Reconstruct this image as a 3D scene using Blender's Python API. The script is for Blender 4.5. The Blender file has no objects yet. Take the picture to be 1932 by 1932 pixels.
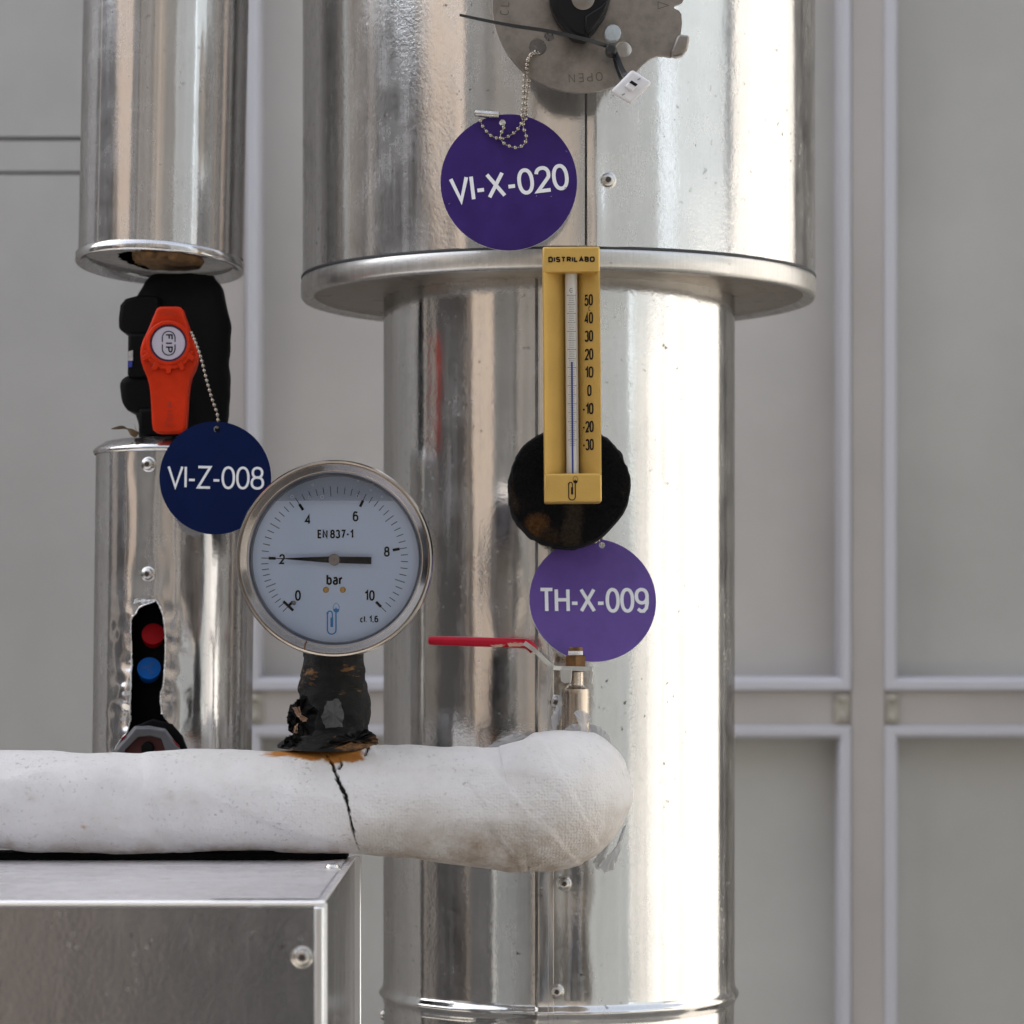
import bpy, bmesh, math, random
from mathutils import Vector, Matrix, noise
R_ = math.radians
random.seed(7)
scene = bpy.context.scene
COL = scene.collection

# ------------------------------------------------------------------ camera
F, CX, HY, CAMZ = 5800.0, 966.0, 1200.0, 1.4        # focal length / centre / horizon on a 1932 px frame
cam = bpy.data.cameras.new('camera')
cam.sensor_width = 36.0
cam.sensor_fit = 'HORIZONTAL'
cam.lens = 36.0 * F / 1932.0
cam.shift_y = (HY - 966.0) / 1932.0
cam.clip_start = 0.05
cam.clip_end = 500.0
cam.dof.use_dof = True
cam.dof.focus_distance = 1.70
cam.dof.aperture_fstop = 11.0
cam_o = bpy.data.objects.new('camera', cam)
cam_o.location = (0, 0, CAMZ)
cam_o.rotation_euler = (R_(90), 0, 0)
COL.objects.link(cam_o)
scene.camera = cam_o

# ------------------------------------------------------------------ sky, sun, exposure
SUN_AZ, SUN_EL = -50.0, 42.0                          # the sun stands behind the panelled wall, to its left
world = bpy.data.worlds.new('World')
scene.world = world
world.use_nodes = True
wn, wl = world.node_tree.nodes, world.node_tree.links
wn.clear()
sky = wn.new('ShaderNodeTexSky')
sky.sky_type = 'NISHITA'
sky.sun_disc = False
sky.sun_elevation = R_(SUN_EL)
sky.sun_rotation = R_(SUN_AZ)
sky.air_density = 1.0
sky.dust_density = 4.0
sky.ozone_density = 1.0
hs = wn.new('ShaderNodeHueSaturation')                # thin high cloud: paler than a clear blue sky
hs.inputs['Saturation'].default_value = 0.40
bg = wn.new('ShaderNodeBackground')
bg.inputs['Strength'].default_value = 0.10
wo = wn.new('ShaderNodeOutputWorld')
wl.new(sky.outputs[0], hs.inputs['Color'])
wl.new(hs.outputs[0], bg.inputs['Color'])
wl.new(bg.outputs[0], wo.inputs['Surface'])

sun = bpy.data.lights.new('sun', 'SUN')
sun.energy = 4.0
sun.angle = R_(0.5)
sun.color = (1.0, 0.95, 0.87)
sun_o = bpy.data.objects.new('sun', sun)
sd = Vector((math.sin(R_(SUN_AZ)) * math.cos(R_(SUN_EL)), math.cos(R_(SUN_AZ)) * math.cos(R_(SUN_EL)), math.sin(R_(SUN_EL))))
sun_o.rotation_euler = (-sd).to_track_quat('-Z', 'Y').to_euler()
sun_o.location = sd * 20
COL.objects.link(sun_o)

scene.view_settings.view_transform = 'Standard'
scene.view_settings.look = 'None'
scene.view_settings.gamma = 1.0
scene.view_settings.use_curve_mapping = False
scene.view_settings.exposure = 2.32

# ------------------------------------------------------------------ helpers
def W(px, py, Y):
    """Point of the place at distance Y from the lens that the photograph shows at (px, py)."""
    return Vector(((px - CX) * Y / F, Y, CAMZ + (HY - py) * Y / F))

def S(px, Y):
    return px * Y / F

def origin_of(o):
    v = Vector((0, 0, 0))
    while o is not None:
        v += o.location
        o = o.parent
    return v

def thing(name, loc, label, cat, group=None):
    o = bpy.data.objects.new(name, None)
    o.empty_display_size = 0.02
    COL.objects.link(o)
    o.location = loc
    return tag(o, label, cat, group)

def tag(o, label, cat, group=None):
    o['label'] = label
    o['category'] = cat
    if group:
        o['group'] = group
    return o

def build(name, vf, mat, parent=None, smooth=35, recalc=False, bevel=0.0, bseg=2, kind=None, label=None):
    v, f = vf
    off = origin_of(parent)
    me = bpy.data.meshes.new(name)
    me.from_pydata([tuple(Vector(p) - off) for p in v], [], f)
    me.update()
    if recalc:
        bm = bmesh.new()
        bm.from_mesh(me)
        bmesh.ops.recalc_face_normals(bm, faces=bm.faces)
        bm.to_mesh(me)
        bm.free()
    if smooth:
        me.polygons.foreach_set('use_smooth', [True] * len(me.polygons))
        me.set_sharp_from_angle(angle=R_(smooth))
    o = bpy.data.objects.new(name, me)
    COL.objects.link(o)
    if mat:
        me.materials.append(mat)
    if parent:
        o.parent = parent
    if bevel:
        b = o.modifiers.new('bevel', 'BEVEL')
        b.width = bevel
        b.segments = bseg
        b.limit_method = 'ANGLE'
        b.angle_limit = R_(40)
        b.harden_normals = False
    if kind:
        o['kind'] = kind
    if label:
        o['label'] = label
    return o

def join(*vfs):
    V, Fc = [], []
    for v, f in vfs:
        n = len(V)
        V += [Vector(p) for p in v]
        Fc += [tuple(i + n for i in q) for q in f]
    return V, Fc

def xf(vf, m):
    return [m @ Vector(p) for p in vf[0]], vf[1]

def box(a, b):
    (x0, y0, z0), (x1, y1, z1) = a, b
    v = [(x0, y0, z0), (x1, y0, z0), (x1, y1, z0), (x0, y1, z0), (x0, y0, z1), (x1, y0, z1), (x1, y1, z1), (x0, y1, z1)]
    f = [(0, 3, 2, 1), (4, 5, 6, 7), (0, 1, 5, 4), (1, 2, 6, 5), (2, 3, 7, 6), (3, 0, 4, 7)]
    return v, f

def pbox(x0, y0, x1, y1, Ya, Yb):
    """Box whose front face (at Ya) fills the pixel rectangle; straight sides back to Yb."""
    a, b = W(x0, y1, Ya), W(x1, y0, Ya)
    return box((a.x, Ya, a.z), (b.x, Yb, b.z))

def prism(pts, Ya, Yb, YP=None):
    """Extruded outline: pixel outline seen at depth YP (default Ya), from Ya back to Yb."""
    P = [W(x, y, YP or Ya) for x, y in pts]
    n = len(P)
    area = sum(P[i].x * P[(i + 1) % n].z - P[(i + 1) % n].x * P[i].z for i in range(n))
    if area < 0:
        P.reverse()
    v = [(p.x, Ya, p.z) for p in P] + [(p.x, Yb, p.z) for p in P]
    f = [tuple(range(n)), tuple(range(2 * n - 1, n - 1, -1))]
    f += [(i, i + n, (i + 1) % n + n, (i + 1) % n) for i in range(n)]
    return v, f

def frame_of(d):
    d = Vector(d).normalized()
    up = Vector((0, 0, 1)) if abs(d.z) < 0.9 else Vector((1, 0, 0))
    a = d.cross(up).normalized()
    return d, a, d.cross(a).normalized()

def lathe(o, d, prof, n=48, closed=False):
    """Profile [(radius, height along d)] turned about the axis o + t*d."""
    o = Vector(o)
    d, a, b = frame_of(d)
    v, f = [], []
    m = len(prof)
    for r, h in prof:
        for k in range(n):
            t = 2 * math.pi * k / n
            v.append(o + d * h + (a * math.cos(t) + b * math.sin(t)) * r)
    for i in range(m - 1):
        for k in range(n):
            k2 = (k + 1) % n
            f.append((i * n + k, i * n + k2, (i + 1) * n + k2, (i + 1) * n + k))
    if prof[0][0] > 1e-6 and closed:
        f.append(tuple(range(n - 1, -1, -1)))
    if prof[-1][0] > 1e-6 and closed:
        f.append(tuple(range((m - 1) * n, m * n)))
    return v, f

def tube(path, rad, n=10, caps=True, flat=1.0):
    P = [Vector(p) for p in path]
    m = len(P)
    if not isinstance(rad, (list, tuple)):
        rad = [rad] * m
    v, f = [], []
    prev = None
    for i in range(m):
        t = (P[min(i + 1, m - 1)] - P[max(i - 1, 0)]).normalized()
        if prev is None:
            _, a, b = frame_of(t)
        else:
            a = (prev - t * prev.dot(t)).normalized()
            b = t.cross(a).normalized()
        prev = a
        for k in range(n):
            w = 2 * math.pi * k / n
            v.append(P[i] + a * math.cos(w) * rad[i] + b * math.sin(w) * rad[i] * flat)
    for i in range(m - 1):
        for k in range(n):
            k2 = (k + 1) % n
            f.append((i * n + k, i * n + k2, (i + 1) * n + k2, (i + 1) * n + k))
    if caps:
        f.append(tuple(range(n - 1, -1, -1)))
        f.append(tuple(range((m - 1) * n, m * n)))
    return v, f

def spline(pts, per=8):
    P = [Vector(p) for p in pts]
    out = []
    for i in range(len(P) - 1):
        p0, p1, p2, p3 = P[max(i - 1, 0)], P[i], P[i + 1], P[min(i + 2, len(P) - 1)]
        for k in range(per):
            t = k / per
            out.append(0.5 * (2 * p1 + (p2 - p0) * t + (2 * p0 - 5 * p1 + 4 * p2 - p3) * t * t + (3 * p1 - p0 - 3 * p2 + p3) * t ** 3))
    out.append(P[-1])
    return out

def ball(c, r, u=12, w=8):
    c = Vector(c)
    return lathe(c, (0, 0, 1), [(max(r * math.sin(math.pi * i / w), 1e-7), -r * math.cos(math.pi * i / w)) for i in range(w + 1)], u)

def disc2(cx, cy, r, n=64, ry=None):
    ry = ry or r
    return [(cx + r * math.cos(2 * math.pi * k / n), cy - ry * math.sin(2 * math.pi * k / n)) for k in range(n)]

# ------------------------------------------------------------------ stroke lettering (flat print)
def _arc(cx, cy, rx, ry, a0, a1, n=14, p=2.0):
    out = []
    for i in range(n + 1):
        t = R_(a0 + (a1 - a0) * i / n)
        c, s = math.cos(t), math.sin(t)
        out.append((cx + rx * math.copysign(abs(c) ** (2 / p), c), cy + ry * math.copysign(abs(s) ** (2 / p), s)))
    return out

def glyph(ch, p=2.3):
    E = lambda cx, cy, rx, ry: (_arc(cx, cy, rx, ry, 0, 360, 32, p)[:-1], True)
    L = lambda *q: (list(q), False)
    A = lambda *q, **k: (_arc(*q, p=p, **k), False)
    G = {
        '0': (.52, [E(.5, .5, .5, .5)]),
        '1': (.26, [L((0, .74), (1, 1), (1, 0))]),
        '2': (.52, [(_arc(.5, .71, .48, .29, 172, -28, 16, p) + [(.02, 0), (1, 0)], False)]),
        '3': (.50, [(_arc(.48, .76, .44, .24, 160, -80, 14, p), False), (_arc(.48, .27, .50, .27, 80, -165, 16, p), False)]),
        '4': (.54, [L((.74, 0), (.74, 1), (0, .27), (1, .27))]),
        '5': (.52, [(([(.92, 1), (.14, 1), (.06, .52)] + _arc(.48, .33, .50, .33, 140, -165, 18, p)), False)]),
        '6': (.52, [E(.5, .31, .5, .31), L((.0, .31), (.0, .62), (.10, .86), (.34, 1), (.62, 1), (.88, .90))]),
        '7': (.50, [L((0, 1), (1, 1), (.36, 0))]),
        '8': (.52, [E(.5, .765, .42, .235), E(.5, .27, .5, .27)]),
        '9': (.52, [E(.5, .69, .5, .31), L((1, .69), (1, .38), (.90, .14), (.66, 0), (.38, 0), (.12, .10))]),
        'V': (.64, [L((0, 1), (.5, 0), (1, 1))]), 'I': (.001, [L((0, 0), (0, 1))]), 'l': (.001, [L((0, 0), (0, 1))]),
        'X': (.62, [L((0, 1), (1, 0)), L((1, 1), (0, 0))]), 'Z': (.56, [L((0, 1), (1, 1), (0, 0), (1, 0))]),
        'T': (.58, [L((0, 1), (1, 1)), L((.5, 1), (.5, 0))]),
        'H': (.56, [L((0, 0), (0, 1)), L((1, 0), (1, 1)), L((0, .52), (1, .52))]),
        '-': (.27, [L((0, .36), (1, .36))]), '~': (.30, [L((0, .45), (1, .45))]),
        'E': (.46, [L((1, 1), (0, 1), (0, 0), (1, 0)), L((0, .52), (.9, .52))]),
        'F': (.46, [L((1, 1), (0, 1), (0, 0)), L((0, .52), (.85, .52))]),
        'N': (.56, [L((0, 0), (0, 1), (1, 0), (1, 1))]),
        'L': (.46, [L((0, 1), (0, 0), (1, 0))]),
        'O': (.62, [E(.5, .5, .5, .5)]), 'C': (.56, [A(.5, .5, .5, .5, 50, 310, n=22)]),
        'D': (.56, [((([(0, 0), (0, 1), (.5, 1)] + _arc(.5, .5, .5, .5, 90, -90, 14, p))), True)]),
        'P': (.50, [L((0, 0), (0, 1), (.6, 1), (.9, .92), (1, .75), (.9, .57), (.6, .48), (0, .48))]),
        'R': (.52, [L((0, 0), (0, 1), (.6, 1), (.9, .92), (1, .75), (.9, .57), (.6, .48), (0, .48)), L((.55, .48), (1, 0))]),
        'B': (.52, [L((0, 0), (0, 1), (.6, 1), (.9, .92), (.95, .76), (.85, .6), (.6, .53), (0, .53)), L((.6, .53), (.9, .44), (1, .27), (.9, .08), (.6, 0), (0, 0))]),
        'S': (.52, [(_arc(.5, .755, .46, .245, 20, 240, 12, p) + _arc(.5, .255, .5, .255, 70, -160, 14, p), False)]),
        'A': (.60, [L((0, 0), (.5, 1), (1, 0)), L((.2, .33), (.8, .33))]),
        'b': (.46, [L((0, 1), (0, 0)), E(.5, .33, .5, .33)]),
        'a': (.42, [L((.06, .60), (.3, .68), (.7, .68), (1, .52), (1, 0)), E(.5, .19, .5, .19)]),
        'r': (.30, [L((0, 0), (0, .68)), L((0, .40), (.35, .62), (1, .68))]),
        'c': (.38, [A(.5, .33, .5, .33, 50, 310, n=18)]),
        '.': (.02, [L((0, 0), (0, .07))]), ',': (.04, [L((.6, .08), (0, -.12))]),
    }
    return G[ch]

def ribbon(pts, closed, hw):
    P = [Vector((x, y)) for x, y in pts]
    n = len(P)
    Lf, Rt = [], []
    for i in range(n):
        if closed or 0 < i < n - 1:
            a = (P[i] - P[i - 1]).normalized()
            b = (P[(i + 1) % n] - P[i]).normalized()
        elif i == 0:
            a = b = (P[1] - P[0]).normalized()
        else:
            a = b = (P[-1] - P[-2]).normalized()
        na, nb = Vector((-a.y, a.x)), Vector((-b.y, b.x))
        m = na + nb
        m = m.normalized() if m.length > 1e-6 else na
        k = hw / max(m.dot(na), 0.42)
        Lf.append(P[i] + m * k)
        Rt.append(P[i] - m * k)
    v = Lf + Rt
    f = [(i, n + i, n + (i + 1) % n, (i + 1) % n) for i in range(n if closed else n - 1)]
    return v, f

def text_vf(s, H, sw, Wd=None, gap=0.16, p=2.3):
    """Lettering in its own x/z plane, facing -Y, centred on the origin; H cap height, sw stroke width, Wd total width."""
    hw = sw / 2
    Hc = H - sw
    adv, items = 0.0, []
    for ch in s:
        if ch == ' ':
            adv += 0.30 * H
            continue
        w, st = glyph(ch, p)
        items.append((adv + hw, w * H, st))
        adv += w * H + sw + gap * H
    tot = adv - gap * H
    sx = (Wd / tot) if Wd else 1.0
    V, Fc = [], []
    lay = 0
    for x0, w, st in items:
        for pts, cl in st:
            q = [((x0 + x * w - tot / 2) * sx, hw + y * Hc - H / 2) for x, y in pts]
            v, f = ribbon(q, cl, hw)
            n = len(V)
            V += [Vector((a.x, -lay * 2.5e-5, a.y)) for a in v]
            Fc += [tuple(i + n for i in g) for g in f]
            lay = (lay + 1) % 3
    return V, Fc

def place(vf, px, py, Y, roll=0.0, tilt=0.0, yaw=0.0):
    """Turn a piece built facing -Y (roll clockwise degrees, tilt back, yaw) and set it down at the point."""
    m = Matrix.Translation(W(px, py, Y)) @ Matrix.Rotation(R_(yaw), 4, 'Z') @ Matrix.Rotation(R_(tilt), 4, 'X') @ Matrix.Rotation(R_(roll), 4, 'Y')
    return xf(vf, m)

def strokes(lines, hw):
    """lines: [(points in metres x/z, closed)] -> flat ribbons in the x/z plane facing -Y."""
    V, Fc = [], []
    for j, (pts, cl) in enumerate(lines):
        v, f = ribbon(pts, cl, hw)
        n = len(V)
        V += [Vector((a.x, -(j % 3) * 2.5e-5, a.y)) for a in v]
        Fc += [tuple(i + n for i in g) for g in f]
    return V, Fc

# ------------------------------------------------------------------ materials
def principled(name):
    m = bpy.data.materials.new(name)
    m.use_nodes = True
    nt = m.node_tree
    return m, nt, nt.nodes['Principled BSDF']

def N(nt, t, **kw):
    n = nt.nodes.new(t)
    for k, v in kw.items():
        setattr(n, k, v)
    return n

def noise_tex(nt, scale, detail=4, rough=0.6, stretch=None):
    tc = N(nt, 'ShaderNodeTexCoord')
    mp = N(nt, 'ShaderNodeMapping')
    if stretch:
        mp.inputs['Scale'].default_value = stretch
    tx = N(nt, 'ShaderNodeTexNoise')
    tx.inputs['Scale'].default_value = scale
    tx.inputs['Detail'].default_value = detail
    tx.inputs['Roughness'].default_value = rough
    nt.links.new(tc.outputs['Object'], mp.inputs[0])
    nt.links.new(mp.outputs[0], tx.inputs['Vector'])
    return tx

def ramp(nt, src, stops):
    r = N(nt, 'ShaderNodeValToRGB')
    el = r.color_ramp.elements
    while len(el) < len(stops):
        el.new(0.5)
    for e, (p, c) in zip(el, stops):
        e.position = p
        e.color = c if len(c) == 4 else (*c, 1)
    nt.links.new(src, r.inputs['Fac'])
    return r

def mixc(nt, fac, a, b):
    m = N(nt, 'ShaderNodeMix', data_type='RGBA')
    nt.links.new(fac, m.inputs['Factor'])
    for s, v in (('A', a), ('B', b)):
        i = [x for x in m.inputs if x.name == s and x.type == 'RGBA'][0]
        if isinstance(v, tuple):
            i.default_value = (*v, 1)
        else:
            nt.links.new(v, i)
    return [x for x in m.outputs if x.type == 'RGBA'][0]

def bump(nt, src, strength, dist, prev=None):
    b = N(nt, 'ShaderNodeBump')
    b.inputs['Strength'].default_value = strength
    b.inputs['Distance'].default_value = dist
    nt.links.new(src, b.inputs['Height'])
    if prev is not None:
        nt.links.new(prev, b.inputs['Normal'])
    return b.outputs[0]

def plain(name, col, rough=0.5, metal=0.0, grain=0.0, gscale=400, var=0.0, vscale=30, spec=0.5, coat=0.0):
    m, nt, b = principled(name)
    b.inputs['Base Color'].default_value = (*col, 1)
    b.inputs['Roughness'].default_value = rough
    b.inputs['Metallic'].default_value = metal
    b.inputs['Specular IOR Level'].default_value = spec
    b.inputs['Coat Weight'].default_value = coat
    if var:
        t = noise_tex(nt, vscale, 5)
        r = ramp(nt, t.outputs[0], [(0.35, tuple(c * (1 - var) for c in col)), (0.65, tuple(min(1, c * (1 + var)) for c in col))])
        nt.links.new(r.outputs[0], b.inputs['Base Color'])
        r2 = ramp(nt, t.outputs[0], [(0.3, (rough * 0.8,) * 3), (0.7, (min(1, rough * 1.2),) * 3)])
        nt.links.new(r2.outputs[0], b.inputs['Roughness'])
    if grain:
        t = noise_tex(nt, gscale, 3)
        nt.links.new(bump(nt, t.outputs[0], grain, 0.0006), b.inputs['Normal'])
    return m

def sheet_metal(name, col, rough, grain=0.06, specks=0.5, haze=0.4, spots=0.5, dirt=(0.10, 0.085, 0.07), edge=0.55):
    """Weathered sheet: a clear lobe under a dull oxide lobe whose share varies in streaks, patches and dried drops; dark specks, mill grain."""
    m, nt, b = principled(name)
    L = nt.links.new
    out = [n for n in nt.nodes if n.type == 'OUTPUT_MATERIAL'][0]
    d = N(nt, 'ShaderNodeBsdfPrincipled')
    for q in (b, d):
        q.inputs['Metallic'].default_value = 1.0
        q.inputs['Specular Tint'].default_value = (edge, edge * 0.97, edge * 0.94, 1)
    def math_(op, x, y):
        n = N(nt, 'ShaderNodeMath', operation=op)
        for i, v in enumerate((x, y)):
            if isinstance(v, (int, float)):
                n.inputs[i].default_value = v
            else:
                L(v, n.inputs[i])
        return n.outputs[0]
    big = noise_tex(nt, 13, 6, 0.65)
    base = ramp(nt, big.outputs[0], [(0.3, tuple(c * 0.88 for c in col)), (0.7, col)])
    sp = noise_tex(nt, 240, 2, 0.5)
    gate = noise_tex(nt, 9, 3, 0.6)
    rs = ramp(nt, sp.outputs[0], [(0.69, (0, 0, 0)), (0.75, (1, 1, 1))])
    rg = ramp(nt, gate.outputs[0], [(0.40, (0, 0, 0)), (0.60, (specks,) * 3)])
    speck = math_('MULTIPLY', rs.outputs[0], rg.outputs[0])
    c = mixc(nt, speck, base.outputs[0], dirt)
    L(c, b.inputs['Base Color'])
    L(c, d.inputs['Base Color'])
    rr = noise_tex(nt, 45, 5, 0.7, (1, 1, 0.25))
    rmp = ramp(nt, rr.outputs[0], [(0.3, (rough * 0.7,) * 3), (0.7, (rough * 1.4,) * 3)])
    L(rmp.outputs[0], b.inputs['Roughness'])
    d.inputs['Roughness'].default_value = 0.46
    # dull share: vertical run-off streaks, handling patches, dried drops
    st = noise_tex(nt, 120, 5, 0.75, (1, 1, 0.04))
    r1 = ramp(nt, st.outputs[0], [(0.35, (0.0,) * 3), (0.70, (0.26,) * 3)])
    pt = noise_tex(nt, 30, 7, 0.75)
    r2 = ramp(nt, pt.outputs[0], [(0.42, (0.0,) * 3), (0.70, (0.26,) * 3)])
    tc = N(nt, 'ShaderNodeTexCoord')
    vo = N(nt, 'ShaderNodeTexVoronoi', feature='F1')
    vo.inputs['Scale'].default_value = 210
    L(tc.outputs['Object'], vo.inputs['Vector'])
    rv = ramp(nt, vo.outputs['Distance'], [(0.16, (spots,) * 3), (0.30, (0, 0, 0))])
    g2 = noise_tex(nt, 17, 3, 0.6)
    rg2 = ramp(nt, g2.outputs[0], [(0.50, (0, 0, 0)), (0.64, (1, 1, 1))])
    drop = math_('MULTIPLY', rv.outputs[0], rg2.outputs[0])
    f = math_('ADD', math_('ADD', r1.outputs[0], r2.outputs[0]), math_('ADD', drop, haze))
    f = math_('MINIMUM', math_('SUBTRACT', f, 0.30), 0.92)
    f = math_('MAXIMUM', f, 0.05)
    mx = N(nt, 'ShaderNodeMixShader')
    L(f, mx.inputs[0])
    L(b.outputs[0], mx.inputs[1])
    L(d.outputs[0], mx.inputs[2])
    L(mx.outputs[0], out.inputs['Surface'])
    g = noise_tex(nt, 430, 4, 0.65)
    nrm = bump(nt, g.outputs[0], grain, 0.0007)
    dn = noise_tex(nt, 38, 3, 0.5, (1, 1, 0.5))
    nrm = bump(nt, dn.outputs[0], 0.035, 0.006, nrm)
    L(nrm, b.inputs['Normal'])
    L(nrm, d.inputs['Normal'])
    return m
M = {}
M['alu'] = sheet_metal('weathered_aluminium', (0.74, 0.73, 0.715), 0.08, 0.10, 0.8, 0.29, 0.10)
M['alu_low'] = sheet_metal('smooth_aluminium', (0.76, 0.75, 0.73), 0.07, 0.085, 0.9, 0.23, 0.20)
M['alu_left'] = sheet_metal('bright_aluminium', (0.68, 0.67, 0.665), 0.09, 0.05, 0.4, 0.30, 0.08)
M['alu_ring'] = sheet_metal('rolled_ring_aluminium', (0.66, 0.645, 0.62), 0.20, 0.10, 0.8, 0.75, 0.3)
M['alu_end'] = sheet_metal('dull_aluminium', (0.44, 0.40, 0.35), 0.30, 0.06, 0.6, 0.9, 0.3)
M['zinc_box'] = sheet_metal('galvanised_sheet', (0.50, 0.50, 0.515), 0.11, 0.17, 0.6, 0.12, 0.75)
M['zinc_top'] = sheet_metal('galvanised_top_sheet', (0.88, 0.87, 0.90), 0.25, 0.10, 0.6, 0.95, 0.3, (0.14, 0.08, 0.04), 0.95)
M['bright_edge'] = plain('bright_folded_edge', (0.92, 0.92, 0.92), 0.30, 0.9)
M['panel'] = plain('grey_wall_panel', (0.430, 0.420, 0.405), 0.5, 0, 0.03, 900, 0.07, 5)
M['panel_warm'] = plain('warm_grey_wall_panel', (0.490, 0.464, 0.436), 0.5, 0, 0.03, 900, 0.07, 5)
M['panel_green'] = plain('greenish_wall_panel', (0.488, 0.476, 0.446), 0.5, 0, 0.03, 900, 0.07, 5)
M['post'] = plain('warm_grey_post', (0.455, 0.420, 0.395), 0.5, 0, 0.03, 900, 0.05, 8)
M['moulding'] = plain('pale_anodised_moulding', (0.560, 0.555, 0.588), 0.42, 0.0, 0.02, 900)
M['gasket'] = plain('dark_gasket', (0.04, 0.042, 0.046), 0.7)
M['rivet_plate'] = plain('stained_corner_plate', (0.40, 0.37, 0.31), 0.6, 0, 0.1, 300, 0.18, 60)
M['screw'] = plain('screw_steel', (0.62, 0.60, 0.57), 0.25, 1.0, 0.05, 600, 0.15, 200)
M['socket'] = plain('screw_socket', (0.05, 0.045, 0.04), 0.6, 0.3)
M['foam'] = plain('black_foam', (0.004, 0.004, 0.0045), 0.95, 0, 0.5, 900, spec=0.05)
M['concrete'] = plain('concrete', (0.19, 0.18, 0.165), 0.85, 0, 0.3, 80, 0.12, 3)

# ------------------------------------------------------------------ ground, and an unseen yard added for the metal to mirror
def struct(name, vf, mat, **k):
    return build(name, vf, mat, None, kind='structure', **k)

struct('ground', ([(-60, -60, 0), (60, -60, 0), (60, 60, 0), (-60, 60, 0)], [(0, 1, 2, 3)]), M['concrete'], smooth=0)

YARD_Y = -2.2
def yard(name, col, x0, x1, h, y=YARD_Y, rough=0.8, depth=0.4):
    m = plain(name + '_paint', col, rough, 0, 0.1, 40, 0.06, 2)
    return struct(name, box((x0, y - depth, 0), (x1, y, h)), m, smooth=0)

def phx(deg, y=YARD_Y):
    return 0.03 + (1.9 - y) * math.tan(R_(deg))

# unseen wall opposite, cut into unequal toned strips to streak the reflections
spans = [(-83, -74, (0.050, 0.050, 0.052), 3, 0.5), (-74, -63, (0.070, 0.069, 0.069), 4, 0.5), (-63, -45, (0.245, 0.190, 0.150), 2, 0.06), (-45, -33, (0.016, 0.017, 0.019), 3, 0.3),
         (-33, -22, (0.060, 0.053, 0.050), 4, 0.55), (-22, -11, (0.105, 0.098, 0.094), 4, 0.3), (-11, 8, (0.170, 0.146, 0.126), 4, 0.15),
         (8, 16, (0.120, 0.115, 0.110), 3, 0.3), (16, 34, (0.185, 0.200, 0.212), 4, 0.14), (34, 45, (0.205, 0.225, 0.240), 3, 0.10)]
rndy = random.Random(12)
for a, b, c, n, var in spans:
    cuts = sorted([a, b] + [a + (b - a) * (k + rndy.uniform(-0.25, 0.25)) / n for k in range(1, n)])
    for k in range(n):
        t = 0.52 * (1 + rndy.uniform(-var, var) * 1.5)
        yard('reflection_slab', tuple(q * t for q in c), phx(cuts[k]), phx(cuts[k + 1]), 4.0, YARD_Y - 0.03 * (k % 2))
yard('reflection_block', (0.010, 0.0105, 0.012), -0.66, -0.24, 1.32, YARD_Y + 0.5)  # unseen dark block added to darken the reflection in the box front
yard('reflection_block', (0.016, 0.022, 0.034), 0.00, 0.16, 1.75, YARD_Y + 0.7)  # added navy block, stands in for the person behind the camera
yard('reflection_block', (0.060, 0.048, 0.040), -1.30, -0.70, 1.36, YARD_Y + 0.45)  # unseen brown block added for the left of the box front's reflection
white = plain('white_render', (0.55, 0.545, 0.53), 0.8, 0, 0.1, 40, 0.05, 2)
pale = plain('reflection_sky_tone', (0.150, 0.170, 0.185), 0.8, 0, 0.1, 40, 0.08, 2)
yy = 1.1
for k in range(9):  # unseen strips, toned for the bright band mirrored in the pipes
    w = rndy.uniform(0.35, 0.9)
    t = (0.25, 0.31, 0.37, 0.27, 0.34, 0.24, 0.3, 0.25, 0.3)[k]
    mm = plain('white_render', (t, t * 0.99, t * 0.965), 0.8, 0, 0.1, 40, 0.05, 2)
    struct('reflection_slab', box((4.2 + 0.02 * (k % 2), yy, 0), (4.6, yy + w, 4.4)), mm, smooth=0)
    yy += w
yy = -1.85
for k in range(7):  # low unseen strips that grade the lower pipe's bright reflection
    w = (0.35, 0.5, 0.28, 0.55, 0.42, 0.3, 0.55)[k]
    t = (0.15, 0.20, 0.17, 0.25, 0.30, 0.24, 0.34)[k]
    mm = plain('white_render', (t, t * 0.995, t * 0.985), 0.8, 0, 0.1, 40, 0.05, 2)
    struct('reflection_slab', box((4.2 + 0.02 * (k % 2), yy, 0), (4.4, yy + w, 2.12)), mm, smooth=0)
    yy += w
struct('reflection_slab', box((4.9, -2.6, 0), (5.2, 1.2, 4.4)), pale, smooth=0)  # added slab, mirrored by the upper jacket in place of sky
grey = plain('grey_render', (0.065, 0.058, 0.055), 0.8, 0, 0.1, 40, 0.05, 2)
tan_ = plain('tan_render', (0.36, 0.31, 0.265), 0.8, 0, 0.1, 40, 0.05, 2)
struct('reflection_slab', box((-7.2, -2.0, 0), (-6.8, 1.75, 3.4)), grey, smooth=0)
struct('reflection_slab', box((-7.2, 1.75, 0), (-6.7, 2.25, 3.4)), tan_, smooth=0)
struct('reflection_slab', box((-7.2, 2.25, 0), (-6.8, 5.0, 3.4)), grey, smooth=0)
struct('reflection_post', box((0.60, 2.34, 0), (0.78, 2.44, 3.2)), plain('reflection_post_tone', (0.17, 0.16, 0.155), 0.8, 0, 0.1, 40, 0.06, 2), smooth=0)  # unseen, added to put a stripe in the reflection near the pipe's edge

# ------------------------------------------------------------------ panelled wall
YW = 2.52                                                     # face of the panels
wall = thing('panelled_wall', W(966, 1200, YW) - Vector((0, 0, CAMZ)), 'grey panelled metal wall with pale moulding frames behind the pipes', 'wall')
build('wall_core', box((-3.4, YW + 0.05, 0), (1.00, YW + 0.2, 4.2)), M['panel'], wall, smooth=0)

def panel(x0, y0, x1, y1, Y=YW, mt='panel'):
    build('panel', pbox(x0, y0, x1, y1, Y, Y + 0.03), M[mt], wall, smooth=0)

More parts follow.
